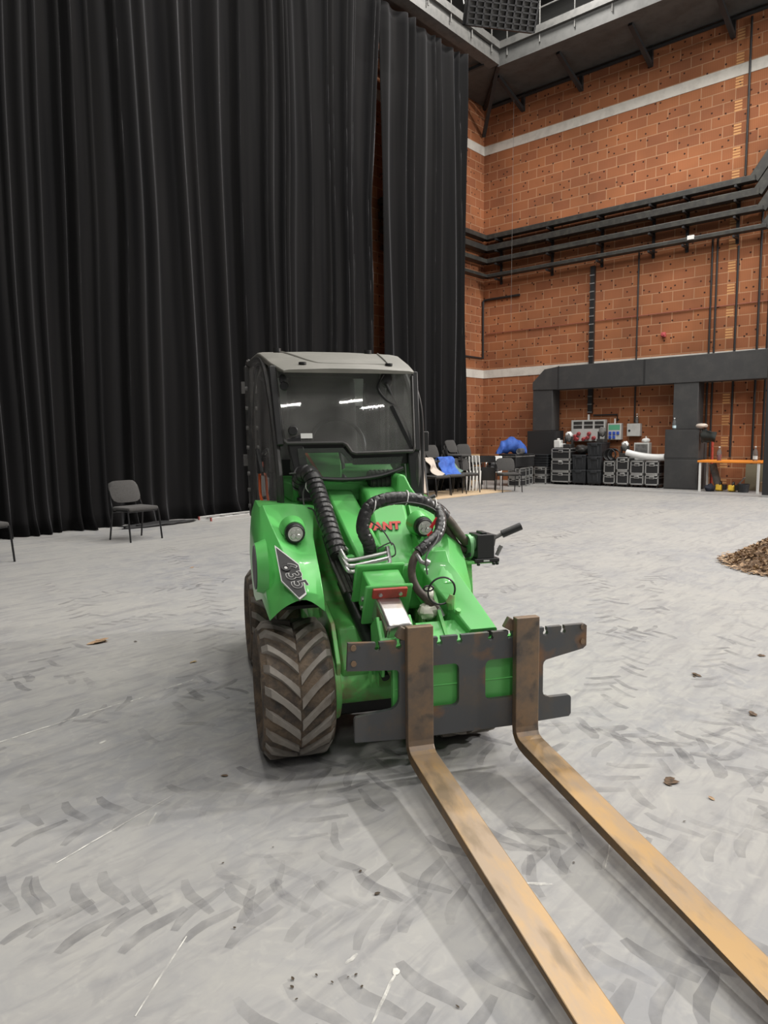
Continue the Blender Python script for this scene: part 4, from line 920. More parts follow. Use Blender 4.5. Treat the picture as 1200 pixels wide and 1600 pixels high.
# ------------------------------------------------------------------ chairs
def rbox(b, c, d, rot=None): return b.box(c, d, rot)
def iso_chair(label, loc, rz, group=None):
    t = thing('stacking_chair', label, 'chair', loc, rz, group)
    b = MB(); b.box((0, 0, .45), (.48, .42, .055)); b.build('seat', FAB, t, bevel=.024, seg=3)
    rows = []
    b = MB()
    for th in (-.02, .02):
        rows = []
        for i in range(9):
            u = -1+2*i/8; row = []
            for j in range(7):
                v = -1+2*j/6; x = .235*u*(1-.05*v*v-.06*v**6); z = .68+.155*v*(1-.22*u**6)
                row.append((x, .235+.05*v-.035*(1-u*u)+.02+th*(1-.5*max(abs(u)**6, abs(v)**6)), z))
            rows.append(row)
        b.grid(rows)
    n = 63; e = [i for i in range(7)]+[7*i+6 for i in range(1, 9)]+[56+j for j in range(5, -1, -1)]+[7*i for i in range(7, 0, -1)]
    b.f += [[e[k], e[(k+1) % len(e)], e[(k+1) % len(e)]+n, e[k]+n] for k in range(len(e))]; b.m += [0]*len(e)
    b.build('backrest', FAB, t, smooth=60)
    for s in (-1, 1):
        b = MB(); b.tube(sm([(s*.255, -.235, 0), (s*.245, -.19, .40), (s*.235, -.15, .425), (s*.235, .1, .425)], 4), .0125, 8); b.build('leg', CHROME, t, smooth=True)
        b = MB(); b.tube(sm([(s*.255, .27, 0), (s*.245, .20, .40), (s*.235, .235, .55), (s*.225, .265, .70)], 4), .0125, 8); b.build('leg', CHROME, t, smooth=True)
    b = MB(); b.tube([(-.24, -.17, .418), (.24, -.17, .418)], .011, 8); b.build('stretcher', CHROME, t); b = MB(); b.tube([(-.243, .2, .40), (.243, .2, .40)], .011, 8); b.build('stretcher', CHROME, t)
    return t
ch0 = iso_chair('lone charcoal chair standing before the curtain, left of the loader', (5.19, 9.24, 0), R(4))
def chair(label, x, y, rz, group=None, z=0):
    o = copy_tree(ch0); o.location = (x, y, z); o.rotation_euler = (0, 0, R(rz)); o['label'] = label
    if group: o['group'] = group
    return o
chair('charcoal chair cut off by the left picture edge', 3.04, 8.93, 6)
CG = 'charcoal chairs in the back corner'
chair('dark chair standing apart at the right end of the chair cluster', 15.22, 9.16, -38, CG)
chair('chair in the front row with beige cloth over its back', 13.22, 9.90, -6, CG, .0125)
chair('chair in the front row with a blue jacket on its back', 13.80, 9.88, -14, CG, .0125)
chair('bare chair in the front row right of the blue jacket', 14.42, 9.90, -22, CG, .0125)
# four stacks of chairs behind the front row
for i, (x, y, rz_s, n_) in enumerate(((13.30, 10.42, -12, 4), (13.88, 10.42, -6, 4), (14.66, 10.40, 4, 5), (15.30, 10.44, -10, 4))):
    where = ('leftmost stack by the loader cab', 'second stack from the left', 'tallest, third stack', 'rightmost stack before the tan board')[i]
    for k in range(n_):
        nm = 'topmost' if k == n_-1 else ('bottom', 'second from the bottom', 'third from the bottom', 'fourth from the bottom')[k]
        c_, s_ = math.cos(R(rz_s)), math.sin(R(rz_s))
        chair('stacked chair, %s in the %s' % (nm, where), x+s_*.035*k, y-c_*.035*k, rz_s, 'stacked charcoal chairs in the corner', .0125+.112*k)
# clothes
def cloth(name, label, cat, rows, mat_, th=.02, group=None):
    b = MB(); out = []
    for i, r in enumerate(rows):
        P = sm(r, 5); out.append([(p.x+.07*noise.noise(p*7), p.y+.09*noise.noise(p*6+Vector((3, 1, 2))), p.z+.02*noise.noise(p*8)) for p in P])
    dense = []
    for i in range(len(out)-1):
        for k in range(4): dense.append([tuple(Vector(a).lerp(Vector(c), k/4)) for a, c in zip(out[i], out[i+1])])
    dense.append(out[-1]); b.grid(dense)
    return tag(b.build(name, mat_, None, smooth=180, solid=th, sub=1), label, cat, group)
def drape(cx, cy, rz, wd, zf, zb, yo=.26):
    c, s = math.cos(R(rz)), math.sin(R(rz)); rows = []
    for u in (-1, -.5, 0, .5, 1):
        pr = [(-.10, zf+.05*abs(u)), (.10, (.80+zf)/2), (.20, .84), (yo, .89), (yo+.08, .84), (yo+.09, zb)]
        rows.append([(cx+c*u*wd/2-s*y, cy+s*u*wd/2+c*y, z) for y, z in pr])
    return rows
cloth('blue_jacket', 'bright blue jacket hung over a chair in the back corner', 'jacket', drape(13.80, 9.88, -14, .50, .42, .5), BLUE, .03)
cloth('beige_cloth', 'beige cloth draped over the front row chair nearest the loader', 'cloth', drape(13.22, 9.90, -6, .26, .47, .7), BEIGE)
cloth('green_scarf', 'grey-green cloth hung beside the blue jacket', 'cloth', drape(14.08, 9.90, -14, .10, .5, .6), M('grey_green_cloth', (.16, .24, .20), .9))
# carpet
b = MB(); b.prism([(12.0, 9.42), (15.45, 9.22), (15.6, 10.70), (12.0, 10.70)], 'z', .0035, .012); tag(b.build('tan_carpet', TAN), 'tan carpet strip under the chairs in the back corner', 'carpet')
# folded white chairs, edge on
vr = Vector((math.sin(_y), -math.cos(_y), 0)); vf = Vector((math.cos(_y), math.sin(_y), 0))
def folding_chair(label, c, black=False, rz=0, group=None):
    t = thing('folding_chair', label, 'folding chair', c, rz, group)
    m1 = CHROME if black else WHITE; m2 = BLACK if black else WHITE
    for s in (-.2, .2):
        b = MB(); b.tube([(0, s, .0), (.03, s, .45), (.0, s, .86)], .013, 8); b.build('frame_rail', m1, t, smooth=True)
    b = MB(); b.box((.0, 0, .80), (.022, .40, .17)); b.build('backrest', m2, t, bevel=.008)
    b = MB(); b.box((.032, 0, .42), (.022, .36, .34)); b.build('seat', m2, t, bevel=.008)
    b = MB(); b.tube([(.03, -.18, .0), (.05, -.18, .5), (.05, .18, .5), (.03, .18, .0)], .011, 8); b.build('rear_frame', m1, t, smooth=True)
    return t
FN = ('leftmost', 'second from the left', 'middle one', 'second from the right', 'rightmost')
base = Vector((15.0, 10.15, .013)); rzf = math.atan2(vr.y, vr.x)
for i in range(5):
    p_ = base+vr*(i-2)*.085
    folding_chair('white folding chair folded in the upright row of five, '+FN[i], p_, False, rzf+R(4), 'folded white chairs')
folding_chair('black folding chair folded and leaning right of the white ones', (15.33, 9.86, .003), True, rzf+R(62))
t = thing('folding_chair', 'open white folding chair with dark bag on it', 'folding chair', (15.75, 9.95, 0), R(-60))
for s in (-.2, .2):
    b = MB(); b.tube([(s, -.25, 0), (s, .16, .50), (s, .24, .85)], .012, 8); b.build('frame_rail', ALU, t, smooth=True)
    b = MB(); b.tube([(s*.9, .22, 0), (s*.9, -.18, .44)], .012, 8); b.build('leg', ALU, t, smooth=True)
b = MB(); b.box((0, 0, .45), (.40, .40, .02)); b.build('seat', WHITE, t, bevel=.006); b = MB(); b.box((0, .22, .77), (.40, .02, .18), (R(-10), 0, 0)); b.build('backrest', WHITE, t, bevel=.006)
b = MB(); b.ball((0, 0, 0), (.22, .16, .15), 16, 10, jit=.5, seed=3); tag(b.build('dark_bag', BLACKM, None, smooth=True, loc=(15.78, 9.98, .60)), 'dark soft bag lying on the open white folding chair', 'bag')
t = thing('deck_chair', 'folded deck chair with brown and white stripes beside the loader cab', 'deck chair', (12.60, 10.02, .0125), R(-30))
for s in (-.24, .24):
    b = MB(); b.bar((s, -.12, .01), (s, .12, .85), .03, .04); b.build('frame_rail', BLACKM, t)
for k in range(6):
    b = MB(); b.bar((-.20+k*.08, -.085, .10), (-.20+k*.08, .105, .78), .078, .006); b.build('stripe', BEIGE if k % 2 else M('brown_stripe', (.08, .055, .045), .8), t)
b = MB(); b.box((0, 0, .30), (.35, .02, .60), (R(-8), 0, R(-45))); tag(b.build('tan_board', CARD, None, loc=(15.75, 11.15, .20)), 'tan board standing behind the rightmost back row chair', 'board')
bpy.data.objects['tan_board'].location = (15.9, 11.3, .45)
b = MB(); b.bb(15.68, 16.2, 11.15, 11.5, 0, .155); tag(b.build('wooden_crate', WOOD, None, bevel=.005), 'wooden crate under the tan board behind the chairs', 'crate')
b = MB(); b.prism([(15.62, 0), (16.15, 0), (15.62, 1.5)], 'y', 11.75, 11.79); tag(b.build('foam_board', WHITE), 'white triangular board leaning just right of the curtain edge', 'panel')
b = MB(); b.bar((15.95, 10.75, .01), (16.3, 11.2, 1.2), .03, .03); tag(b.build('wooden_pole', WOOD), 'pale wooden pole leaning behind the folded white chairs', 'pole')
for k in range(7):
    b = MB(); b.bb(16.3, 18.3, 12.05+.0*k, 12.3, .12*k, .12*k+.105); tag(b.build('timber_beam', WOOD, None, bevel=.004), 'timber beam in the wood stack behind the blue tarp, ' + ('lowest', 'second from the bottom', 'third from the bottom', 'middle of seven', 'third from the top', 'second from the top', 'topmost')[k], 'timber', 'timber stack at the brick corner')

# ------------------------------------------------------------------ flight cases, crates and gear along the wall (fronts face -x)
def flight_case(label, x, y0, y1, z0, z1, dp=.55, castor=False, group='flight cases along the wall', name='flight_case', sticker=False, dolly=False):
    t = thing(name, label, 'flight case', (x+dp/2, (y0+y1)/2, z0), 0, group)
    hx, hy, h = dp/2, (y1-y0)/2, z1-z0; f = .07 if castor or dolly else 0
    b = MB(); b.bb(-hx+.008, hx-.008, -hy+.008, hy-.008, f+.008, h-.008); b.build('body', CASEB, t)
    b = MB(); e = .034
    for sx in (-1, 1):
        for sy in (-1, 1): b.box((sx*(hx-e/2), sy*(hy-e/2), (f+h)/2), (e, e, h-f))
    for zz in (f+e/2, h-e/2, f+(h-f)*.68):
        ee = e if abs(zz-(f+(h-f)*.68)) > .001 else .018
        for sx in (-1, 1): b.box((sx*(hx-ee/2), 0, zz), (ee, hy*2, ee))
        for sy in (-1, 1): b.box((0, sy*(hy-ee/2), zz), (hx*2, ee, ee))
    b.build('edge_frame', ALU, t, bevel=.004)
    b = MB(); b.bb(-hx-.006, -hx+.02, -.065, .065, f+(h-f)*.60, f+(h-f)*.86); hp = b.build('handle_dish', ALU, t, bevel=.004)
    b = MB(); b.bb(-hx-.012, -hx-.004, -.045, .045, f+(h-f)*.66, f+(h-f)*.73); b.build('handle', BLACKM, hp)
    if castor or dolly:
        if dolly:
            b = MB(); b.bb(-hx, hx, -hy, hy, .05, .072); b.build('dolly_board', BLACKM, t)
        for sx in (-1, 1):
            for sy in (-1, 1): b = MB(); b.cyl((sx*(hx-.06), sy*(hy-.05)-.012, .025), (sx*(hx-.06), sy*(hy-.05)+.012, .025), .025, n=12); b.bb(sx*(hx-.06)-.012, sx*(hx-.06)+.012, sy*(hy-.05)-.018, sy*(hy-.05)+.018, .025, f); b.build('castor', BLKDUST, t)
    if sticker: b = MB(); b.bb(-hx-.003, -hx, -.04, .06, h*.80, h*.92); b.build('label', WHITE, t)
    return t
flight_case('upper flight case of the pair right beside the crates', 18.25, 7.73, 8.05, .345, .68); flight_case('lower flight case of the pair right beside the crates', 18.25, 7.73, 8.06, 0, .34, castor=True)
flight_case('upper flight case of the second pair from the crates', 18.22, 7.35, 7.69, .435, .79); flight_case('lower flight case on a dolly, second pair from the crates', 18.22, 7.35, 7.68, 0, .43, dolly=True)
flight_case('upper flight case of the third pair from the crates', 18.22, 6.95, 7.31, .35, .70); flight_case('lower flight case of the third pair from the crates', 18.22, 6.95, 7.32, 0, .345, castor=True)
flight_case('upper flight case of the pair beside the tall black boxes', 18.22, 6.56, 6.92, .35, .70); flight_case('lower flight case of the pair beside the tall black boxes', 18.22, 6.56, 6.92, 0, .345, castor=True)
RG = 'amplifier rack cases'
flight_case('lowest of three stacked rack cases under the white jug', 18.15, 8.99, 9.56, 0, .37, .7, True, RG); flight_case('middle of three stacked rack cases with a white sticker', 18.15, 8.99, 9.56, .372, .70, .7, False, RG, sticker=True); flight_case('top of three stacked rack cases under the white jug', 18.15, 8.99, 9.56, .702, 1.02, .7, False, RG)
flight_case('upper small flight case just left of the tall rack cases', 18.08, 9.68, 10.07, .25, .49, .33); flight_case('lower small flight case just left of the tall rack cases', 18.08, 9.68, 10.07, 0, .248, .33)
for i, (x, y) in enumerate(((16.75, 9.50), (17.15, 9.62), (17.55, 9.74))):
    nm = ('nearest the lone dark chair', 'middle of the angled row', 'right end of the angled row')[i]
    for k in range(2):
        o = flight_case(('upper' if k else 'lower')+' low flight case behind the dark chair, '+nm, x, y+.25, y+.62, .255*k, .25+.255*k, .36)
b = MB(); 
t = thing('equipment_trunk', 'black equipment trunk under the blue tarp', 'trunk', (17.25, 10.12, .522))
b = MB(); b.bb(-.5, .5, -.25, .30, 0, .36); b.build('body', BLACKM, t, bevel=.015); b = MB(); b.bb(-.51, .51, -.26, .31, .28, .31); b.build('rim', GREYF, t)
for k in range(5):
    b = MB(); b.bb(18.10, 18.39, 9.66, 10.3, .492+k*.072, .492+k*.072+.06); b.bb(18.08, 18.405, 9.64, 10.32, .492+k*.072+.045, .492+k*.072+.058)
    tag(b.build('stacking_tray', TUB, None, bevel=.006), 'black stacking tray left of the rack cases, '+('lowest of five', 'second from the bottom', 'middle of five', 'second from the top', 'topmost of five')[k], 'tray', 'black stacking trays')
# blue tarp bundle
b = MB(); rows = []
for i in range(25):
    u = i/24; a = PI*u; cx_ = 17.05+.42*(1-math.cos(a))/1.0*.6; row = []
    c = Vector((16.95+.55*u, 10.62-.62*u, .90+.22*math.sin(a)**.7-(.10 if u < .15 else 0)))
    for j in range(14):
        q = 2*PI*j/14; r_ = (.15+.06*math.sin(a))*(1+.35*noise.noise(Vector((u*7, math.cos(q)*1.5, math.sin(q)*1.5))))
        p = c+Vector((.30*math.cos(q), .30*math.cos(q), 0))*r_*2.2+Vector((0, 0, math.sin(q)*r_))
        row.append((p.x, p.y, max(p.z, .884)))
    rows.append(row)
b.grid(rows, 0, True); b.add(rows[0], [tuple(range(14))]); b.add(rows[-1], [tuple(range(14))])
tag(b.build('blue_tarp', BLUE, None, smooth=180), 'crumpled bright blue tarp bundle on the black trunk', 'tarp')
b = MB()
for k in range(4): b.tube([(17.0+.06*k+.02*math.sin(a), 9.93+.07*math.cos(a), .955+.07*math.sin(a)) for a in [i*PI/8 for i in range(16)]], .012, 8, closed=True)
tag(b.build('cable_coil', GREYF, None, smooth=True), 'grey cable coil on the trunk below the blue tarp', 'cable')
# black crates
def crate(label, x, y0, y1, z0, z1, dolly=False, lid=True):
    t = thing('storage_crate', label, 'crate', (x+.32, (y0+y1)/2, z0), 0, 'black storage crates'); hy = (y1-y0)/2; h = z1-z0; f = .075 if dolly else 0
    b = MB(); b.box((0, 0, (f+h)/2), (.52, hy*1.84, h-f), taper=(1.1, 1.07)); 
    for k in (-.5, 0, .5): b.box((-.275, k*hy, (f+h)/2), (.02, .02, (h-f)*.8))
    b.build('body', TUB, t, bevel=.012)
    b = MB(); b.bb(-.30, .30, -hy, hy, h-.045, h-.003); b.bb(-.31, -.29, -.09, .09, h-.085, h-.02); b.build('lid', TUB, t, bevel=.008)
    if dolly:
        b = MB(); b.bb(-.26, .26, -hy*.9, hy*.9, .055, .078); b.build('dolly', BLACKM, t)
        for sx in (-.2, .2):
            for sy in (-.7, .7): b = MB(); b.cyl((sx, sy*hy-.013, .028), (sx, sy*hy+.013, .028), .028, n=12); b.bb(sx-.012, sx+.012, sy*hy-.02, sy*hy+.02, .03, .06); b.build('castor', BLKDUST, t)
crate('lower crate of the left black crate stack', 18.2, 8.56, 8.97, 0, .43, True); crate('upper crate of the left black crate stack', 18.2, 8.56, 8.97, .432, .84)
crate('lowest crate of the right, taller crate stack', 18.2, 8.12, 8.53, 0, .43, True); crate('middle crate of the right, taller crate stack', 18.2, 8.12, 8.53, .432, .80); crate('top crate of the right, taller crate stack', 18.2, 8.12, 8.53, .802, 1.17)
def blob(name, label, cat, c, r, mat_, jit=.4, seed=1, rz=0):
    b = MB(); b.ball((0, 0, 0), r, 18, 12, jit=jit, seed=seed); o = b.build(name, mat_, None, smooth=180); o.location = (c[0], c[1], c[2]); o.rotation_euler = (0, 0, rz); return tag(o, label, cat)
blob('black_bag', 'slumped black bag on the left crate stack', 'bag', (18.5, 8.78, .97), (.24, .20, .128), BLKDUST, .5, 6)
# wrapped moving heads and plastic things
def moving_head(label, x, y, z, mt, k=1.0, cover=None):
    t = thing('wrapped_spotlight', label, 'stage light', (x, y, z))
    b = MB(); b.box((0, 0, .05*k), (.28*k, .20*k, .10*k)); b.build('base', BLKDUST, t, bevel=.01)
    b = MB(); b.bar((0, -.10*k, .08*k), (0, -.10*k, .30*k), .08*k, .03*k); b.bar((0, .10*k, .08*k), (0, .10*k, .30*k), .08*k, .03*k); b.build('yoke_arm', BLKDUST, t)
    b = MB(); b.ball((0, 0, .29*k), (.12*k, .085*k, .13*k), 14, 10, jit=.3, seed=2); hd = b.build('head', mt, t, smooth=True)
    if cover: b = MB(); b.ball((0, 0, .35*k), (.11*k, .09*k, .085*k), 14, 8, jit=.4, seed=9); b.build('cover', cover, t, smooth=True)
moving_head('stage light with a white bag over its head on the rack cases', 18.5, 9.2, 1.022, GREYF, 1.05, PLASTICW)
moving_head('dark round stage light on the taller crate stack before the red sockets', 18.5, 8.22, 1.172, GREYF, 1.0)
moving_head('stage light with white bag standing behind the white roll', 18.45, 7.55, .792, GREYF, .95, PLASTICW)
b = MB(); b.box((0, 0, .11), (.2, .2, .22)); b.cyl((0, 0, .22), (0, 0, .27), .045, n=16); tag(b.build('white_jug', WHITE, None, bevel=.03, seg=3, loc=(18.42, 9.48, 1.022)), 'white plastic jug on top of the tall rack cases', 'jug')
b = MB(); b.box((0, 0, .06), (.12, .12, .12)); tag(b.build('white_box', WHITE, None, bevel=.02, seg=3, loc=(18.45, 9.335, 1.022)), 'small white box right of the white jug', 'box')
b = MB()
for k, (yy, zz) in enumerate(((7.94, .845), (7.82, .845))):
    for q in range(5): b.tube([(18.36+.03*q, yy+(.165-.01*q)*math.cos(a), zz+.0+(.16-.01*q)*math.sin(a)) for a in [i*PI/10 for i in range(20)]], .017, 8, closed=True)
tag(b.build('cable_coil', BLACKM, None, smooth=True), 'thick black cable coils standing on the flight cases left of the white roll', 'cable')
# white roll of ducting
b = MB(); b.tube(sm([(18.28, 7.44, .915), (18.3, 7.2, .855), (18.32, 6.9, .805), (18.34, 6.65, .79), (18.35, 6.46, .80)], 5), [.085]*21, 16); tag(b.build('white_roll', PLASTICW, None, smooth=40), 'long white fabric roll lying across the flight cases', 'roll')
t = thing('grey_monitor', 'grey framed monitor standing behind the white roll', 'monitor', (18.72, 7.18, .702)); 
b = MB(); b.bb(-.1, .1, -.20, .20, 0, .46); b.build('housing', GREY, t, bevel=.01); b = MB(); b.bb(-.104, -.1, -.165, .165, .16, .42); b.build('screen', GREYF, t)
b = MB(); b.ball((0, 0, .06), (.09, .11, .062), 14, 8, jit=.2); b.tube([(0, 0, .11), (0, 0, .17)], .015, 8); tag(b.build('white_dome', WHITE, None, smooth=True, loc=(18.72, 7.1, 1.162)), 'white dome lamp on the grey monitor', 'lamp')
# electrical panels on the wall
t = thing('socket_panel', 'large grey distribution panel with red sockets on the brick wall', 'electrical panel', (18.93, 8.8, 1.2))
b = MB(); b.bb(-.10, .065, -.5, .5, 0, .60); b.build('cabinet', GREY, t, bevel=.01)
for k in range(3):
    for z in (.36, .47): b = MB(); b.bb(-.105, -.10, .17-.32*k, .43-.32*k, z, z+.085); b.build('breaker_window', BLKDUST, t)
for y, z in ((.42, .02), (.30, .02), (.25, .17), (.10, .02), (-.02, .06), (-.06, .17), (-.20, .05), (.36, .10)):
    b = MB(); b.tube([(-.10, y, z+.05), (-.16, y, z+.04), (-.19, y, z+.03)], [.05, .055, .045], 12); b.build('red_socket', REDS, t, smooth=True)
b = MB(); b.tube([(-.05, 0, .6), (-.05, 0, .75)], .03, 10); b.build('cable_gland', WHITE, t)
t = thing('socket_panel', 'smaller panel with blue sockets and a green label on the brick wall', 'electrical panel', (18.93, 8.03, 1.24))
b = MB(); b.bb(-.09, .065, -.19, .19, 0, .45); b.build('cabinet', GREY, t, bevel=.01); b = MB(); b.bb(-.094, -.09, -.16, .16, .27, .41); b.build('breaker_window', TEAL, t)
for y, z in ((.11, .14), (0, .14), (-.11, .14), (.11, .03), (0, .03)): b = MB(); b.bb(-.12, -.09, y-.038, y+.038, z, z+.085); b.build('blue_socket', BLUES, t, bevel=.008)
b = MB(); b.tube([(-.05, 0, .45), (-.05, 0, .58)], .022, 10); b.build('cable_gland', WHITE, t)
t = thing('wall_box', 'plain small light grey box with a dark latch on the brick wall', 'electrical box', (18.93, 7.50, 1.335))
b = MB(); b.bb(-.08, .065, -.18, .18, 0, .34); b.build('cabinet', GREY, t, bevel=.008); b = MB(); b.cyl((-.08, .11, .15), (-.09, .11, .15), .03, n=12); b.build('latch', BLACKM, t)
# bottles
def bottle(label, loc, liquid=None, h=.30, r=.042, lab=None):
    t = thing('bottle', label, 'bottle', loc); b = MB(); b.lathe([(0, 0), (0, r*.9), (.01, r), (h*.55, r), (h*.68, r*.85), (h*.84, r*.36), (h*.92, r*.34), (h*.92, 0)], 20, 'z'); b.build('body', CLEAR, t, smooth=40)
    b = MB(); b.lathe([(h*.92, 0), (h*.92, r*.4), (h, r*.4), (h, 0)], 16, 'z'); b.build('cap', WHITE, t)
    if liquid: b = MB(); b.lathe([(.004, 0), (.004, r*.88), (h*.42, r*.93), (h*.42, 0)], 20, 'z'); b.build('drink', liquid, t, smooth=40)
    if lab: b = MB(); b.lathe([(h*.12, r*1.01), (h*.34, r*1.01)], 20, 'z'); b.build('label', lab, t, smooth=True)
bottle('clear bottle with a pale label on the tall black boxes', (18.4, 6.27, 1.502), None, .29, .045, M('pale_blue_label', (.5, .65, .7), .6))
bottle('pink drink bottle on the orange table', (17.9, 5.03, .752), PINK, .33, .05)
bottle('clear water bottle at the right end of the orange table', (17.9, 4.25, .752), None, .34, .05, WHITE)
bottle('clear bottle standing on the small grey wall box', (18.9, 7.43, 1.677), None, .26, .04, GREYF)
# orange table
t = thing('orange_table', 'narrow table with an orange top and white legs by the brick wall', 'table', (18.15, 4.8, 0))
b = MB(); b.bb(-.33, .33, -.70, .70, .70, .75); b.build('table_top', ORANGE, t, bevel=.008)
for sx in (-.29, .29):
    for sy in (-.64, .64): b = MB(); b.bb(sx-.025, sx+.025, sy-.025, sy+.025, 0, .70); b.build('leg', WHITE, t, bevel=.004)
# things around and under the table
cloth('dark_jacket', 'black jacket hanging from the corner of the tall black boxes', 'jacket', [[(18.25+.06*math.sin(k*2), 5.58-.09*k, 1.50-.02*k), (18.22, 5.54-.085*k, 1.42-.03*k), (18.24, 5.54-.08*k, 1.30-.02*k), (18.26, 5.53-.06*k, 1.16+.03*(k % 2))] for k in range(5)], DARK, .05)
blob('cream_cap', 'cream hat lying on the black jacket', 'hat', (18.25, 5.56, 1.585), (.13, .14, .055), BEIGE, .25, 3)
b = MB(); b.tube([(18.62, 5.40, .01), (18.62, 5.40, 1.25)], .03, 10); tag(b.build('red_pole', RED, None, smooth=True), 'red pole leaning upright behind the orange table', 'pole')
b = MB(); b.tube([(18.25, 5.12, .12), (18.35, 5.30, .64)], .085, 18); tag(b.build('grey_roll', GREYF, None, smooth=40), 'grey tube leaning at a slant under the orange table', 'roll')
blob('dark_bag', 'dark blue bag on the floor under the orange table', 'bag', (18.0, 5.24, .082), (.13, .12, .09), M('navy_bag_fabric', (.02, .022, .035), .85), .4, 8)
def tool(name, label, x, y):
    t = thing(name, label, 'power tool', (x, y, 0)); b = MB(); b.box((0, 0, .08), (.22, .14, .15), (0, R(12), 0)); b.build('body', YELLOW, t, bevel=.03, seg=3); b = MB(); b.tube(sm([(-.08, -.03, .14), (-.05, -.04, .22), (.05, -.03, .22), (.08, -.02, .14)], 5), .02, 8); b.box((.05, -.10, .10), (.13, .09, .13)); b.build('grip', BLACK, t, bevel=.01)
tool('yellow_tool', 'yellow power tool left of the two under the orange table', 18.15, 5.07); tool('yellow_tool', 'yellow and black power tool nearer the bucket under the table', 18.12, 4.78)
b = MB(); b.lathe([(0, 0), (0, .11), (.20, .135), (.20, .125), (.02, .10), (.02, 0)], 24, 'z'); tag(b.build('black_bucket', TUB, None, smooth=35, loc=(18.1, 4.52, 0)), 'black bucket on the floor under the orange table', 'bucket')
b = MB(); b.bar((18.45, 4.75, .30), (18.3, 4.55, .52), .05, .008); tag(b.build('saw_blade', ALU), 'grey saw blade sticking up behind the yellow tool', 'saw')
bpy.data.objects['saw_blade'].location.z = -.18
b = MB(); b.box((0, 0, .32), (.03, .42, .64), (0, R(7), 0)); tag(b.build('olive_board', M('olive_board_paint', (.16, .14, .09), .8), None, loc=(18.82, 4.46, .003)), 'olive board leaning against the wall behind the orange table', 'board')
b = MB(); b.bb(-.12, .12, -.12, .12, 0, .22); tag(b.build('cardboard_box', CARD, None, bevel=.004, loc=(18.66, 4.16, 0)), 'cardboard box on the floor behind the right table legs', 'box')
# aluminium ladder lying on the floor
t = thing('ladder', 'aluminium ladder lying flat on the floor behind the loader', 'ladder', (8.4, 10.37, 0), R(2))
for s in (-.17, .17): b = MB(); b.bb(-1.3, 1.4, s-.014, s+.014, .0, .06); b.build('rail', ALU, t, bevel=.003)
for k in range(9): b = MB(); b.bb(-1.15+k*.29, -1.12+k*.29, -.157, .157, .018, .042); b.build('rung', ALU, t)
for s in (-.17, .17): b = MB(); b.bb(-1.32, -1.299, s-.016, s+.016, 0, .062); b.build('end_cap', M('faded_red_cap', (.28, .07, .06), .6), t)

# ------------------------------------------------------------------ leaf pile and litter
def leaf(b, c, s, rnd, m=0, flat=False):
    a = rnd.uniform(0, 2*PI); tl = rnd.uniform(-.1, .1) if flat else rnd.uniform(-1, 1); Q = Euler((tl, rnd.uniform(-.12, .12) if flat else rnd.uniform(-.9, .9), a)).to_matrix()
    w_ = s*rnd.uniform(.35, .6); cu = s*rnd.uniform(.02, .12) if flat else s*rnd.uniform(.05, .3)
    pts = [(-s, 0, 0), (-s*.4, -w_, cu), (s*.4, -w_*.8, cu), (s, 0, 0), (s*.4, w_*.8, cu), (-s*.4, w_, cu), (0, 0, -cu*.3)]
    V = [Q @ Vector(p)+Vector(c) for p in pts]
    lo = min(v.z for v in V)
    if lo < .002: V = [v+Vector((0, 0, .002-lo)) for v in V]
    b.add(V, [(0, 1, 6), (1, 2, 6), (2, 3, 6), (3, 4, 6), (4, 5, 6), (5, 0, 6)], m)
rnd = random.Random(4); b = MB(); PC = (8.70, 1.42)
def ph(x, y):
    q = ((x-PC[0])/.95)**2+((y-PC[1])/.85)**2
    return max(0, .30*(1-q))*(1+.35*noise.noise(Vector((x*3, y*3, 0))))
rows = [[(PC[0]-1+2*i/24, PC[1]-.9+1.8*j/24, ph(PC[0]-1+2*i/24, PC[1]-.9+1.8*j/24)-.012) for j in range(25)] for i in range(25)]
rows = [[(p[0], p[1], max(p[2], .001)) for p in r] for r in rows]
b.grid(rows, 1); b.f = [f for f in b.f if max(b.v[i][2] for i in f) > .0015]; b.m = [1]*len(b.f)
for k in range(3600):
    r_ = math.sqrt(rnd.random())*1.12; a = rnd.uniform(0, 2*PI); x = PC[0]+r_*.95*math.cos(a); y = PC[1]+r_*.85*math.sin(a)
    leaf(b, (x, y, ph(x, y)+rnd.uniform(.0, .03)), rnd.uniform(.014, .036), rnd, 0 if rnd.random() < .7 else 1, r_ > 1)
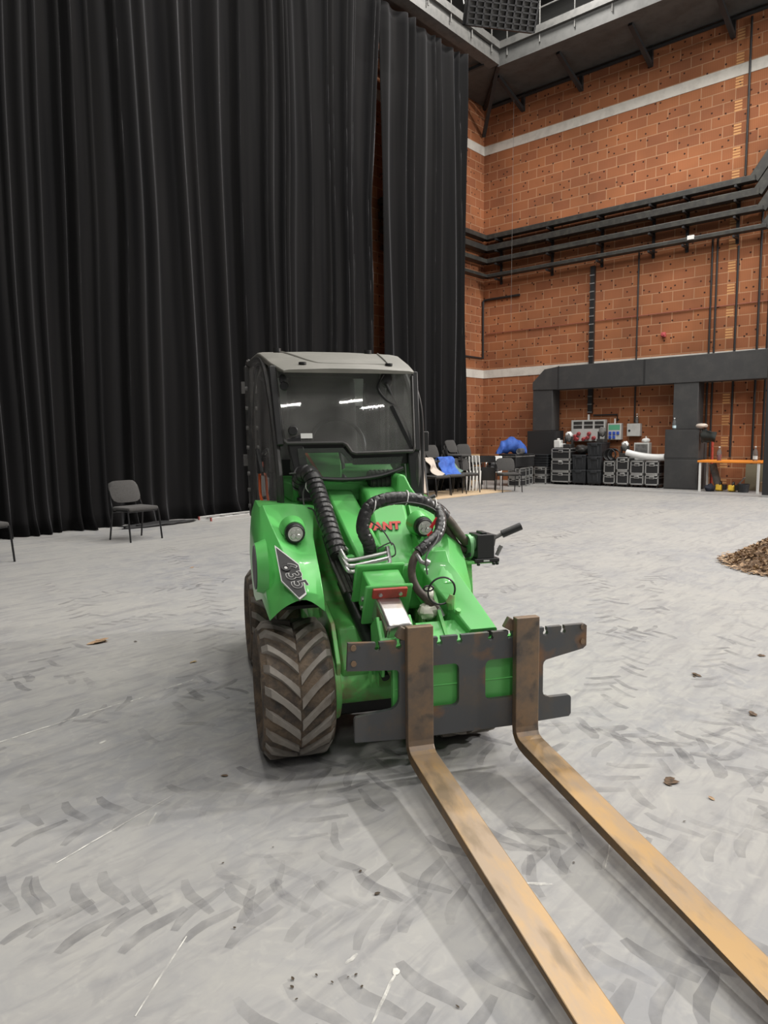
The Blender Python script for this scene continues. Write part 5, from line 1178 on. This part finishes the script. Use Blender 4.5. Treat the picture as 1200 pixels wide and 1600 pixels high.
tag(b.build('leaf_pile', [LEAF, LEAFD]), 'heap of dry brown leaves on the floor at the right picture edge', 'leaves', None, 'stuff')
def scrap(label, x, y, s, mt=SCRAP, name='leaf_scrap', n=1, group=None):
    b = MB()
    for k in range(n): leaf(b, (rnd.uniform(-s, s)*(.6 if n > 1 else 0), rnd.uniform(-s, s)*(.6 if n > 1 else 0), .004+.004*k), s*rnd.uniform(.8, 1), rnd, 0, True)
    if n == 1 and s > .02: leaf(b, (s*.5, s*.35, .004), s*.6, rnd, 0, True); leaf(b, (-s*.6, s*.1, .004), s*.4, rnd, 0, True)
    tag(b.build(name, mt, None, loc=(x, y, 0)), label, 'litter', group)
scrap('brown dirt scrap right of the right fork, largest on the open floor', 2.87, .94, .042); scrap('dark leaf scrap near the right picture edge, beside the fork plate height', 3.86, .87, .035)
scrap('dark scrap cut by the right picture edge', 3.95, .80, .03); scrap('brown leaf scrap far right of the loader hitch', 4.28, 1.28, .04)
scrap('small torn leaf scrap just above the largest scrap at right', 2.84, .775, .018, LEAF); scrap('dark speck between the leaf heap and the right forks', 4.93, 1.08, .03)
scrap('clump of torn brown leaves on the floor left of the wheels', 2.33, 4.74, .055, LEAF, 'leaf_clump', 5); scrap('dark crumb right of the leaf clump at left', 2.51, 4.56, .02, CLOD); scrap('yellowish leaf scrap near the white floor line', 2.51, 3.84, .03, M('straw_leaf', (.36, .27, .15), .85))
scrap('brown scrap far left near the curtain', 4.41, 6.7, .035, LEAF); scrap('dark leaf bit left of the front wheel shadow', 1.71, 2.42, .02); scrap('round brown clod between the fork and the herringbone tracks', 1.55, 1.40, .014, CLOD)
for x, y in ((1.26, 1.22), (1.24, 1.23), (1.24, 1.18), (1.14, 1.34), (1.33, 1.91), (1.2, 1.25), (1.19, 1.3), (1.12, 1.32), (1.1, 1.28), (2.6, .8), (2.2, .72), (1.5, 1.85), (1.16, 1.62), (1.6, 1.52), (1.35, .95), (2.1, 1.0)):
    scrap('tiny dark dirt crumb on the grey floor', x, y, random.uniform(.005, .009), CLOD, 'dirt_crumb', 1, 'dirt crumbs scattered on the floor')
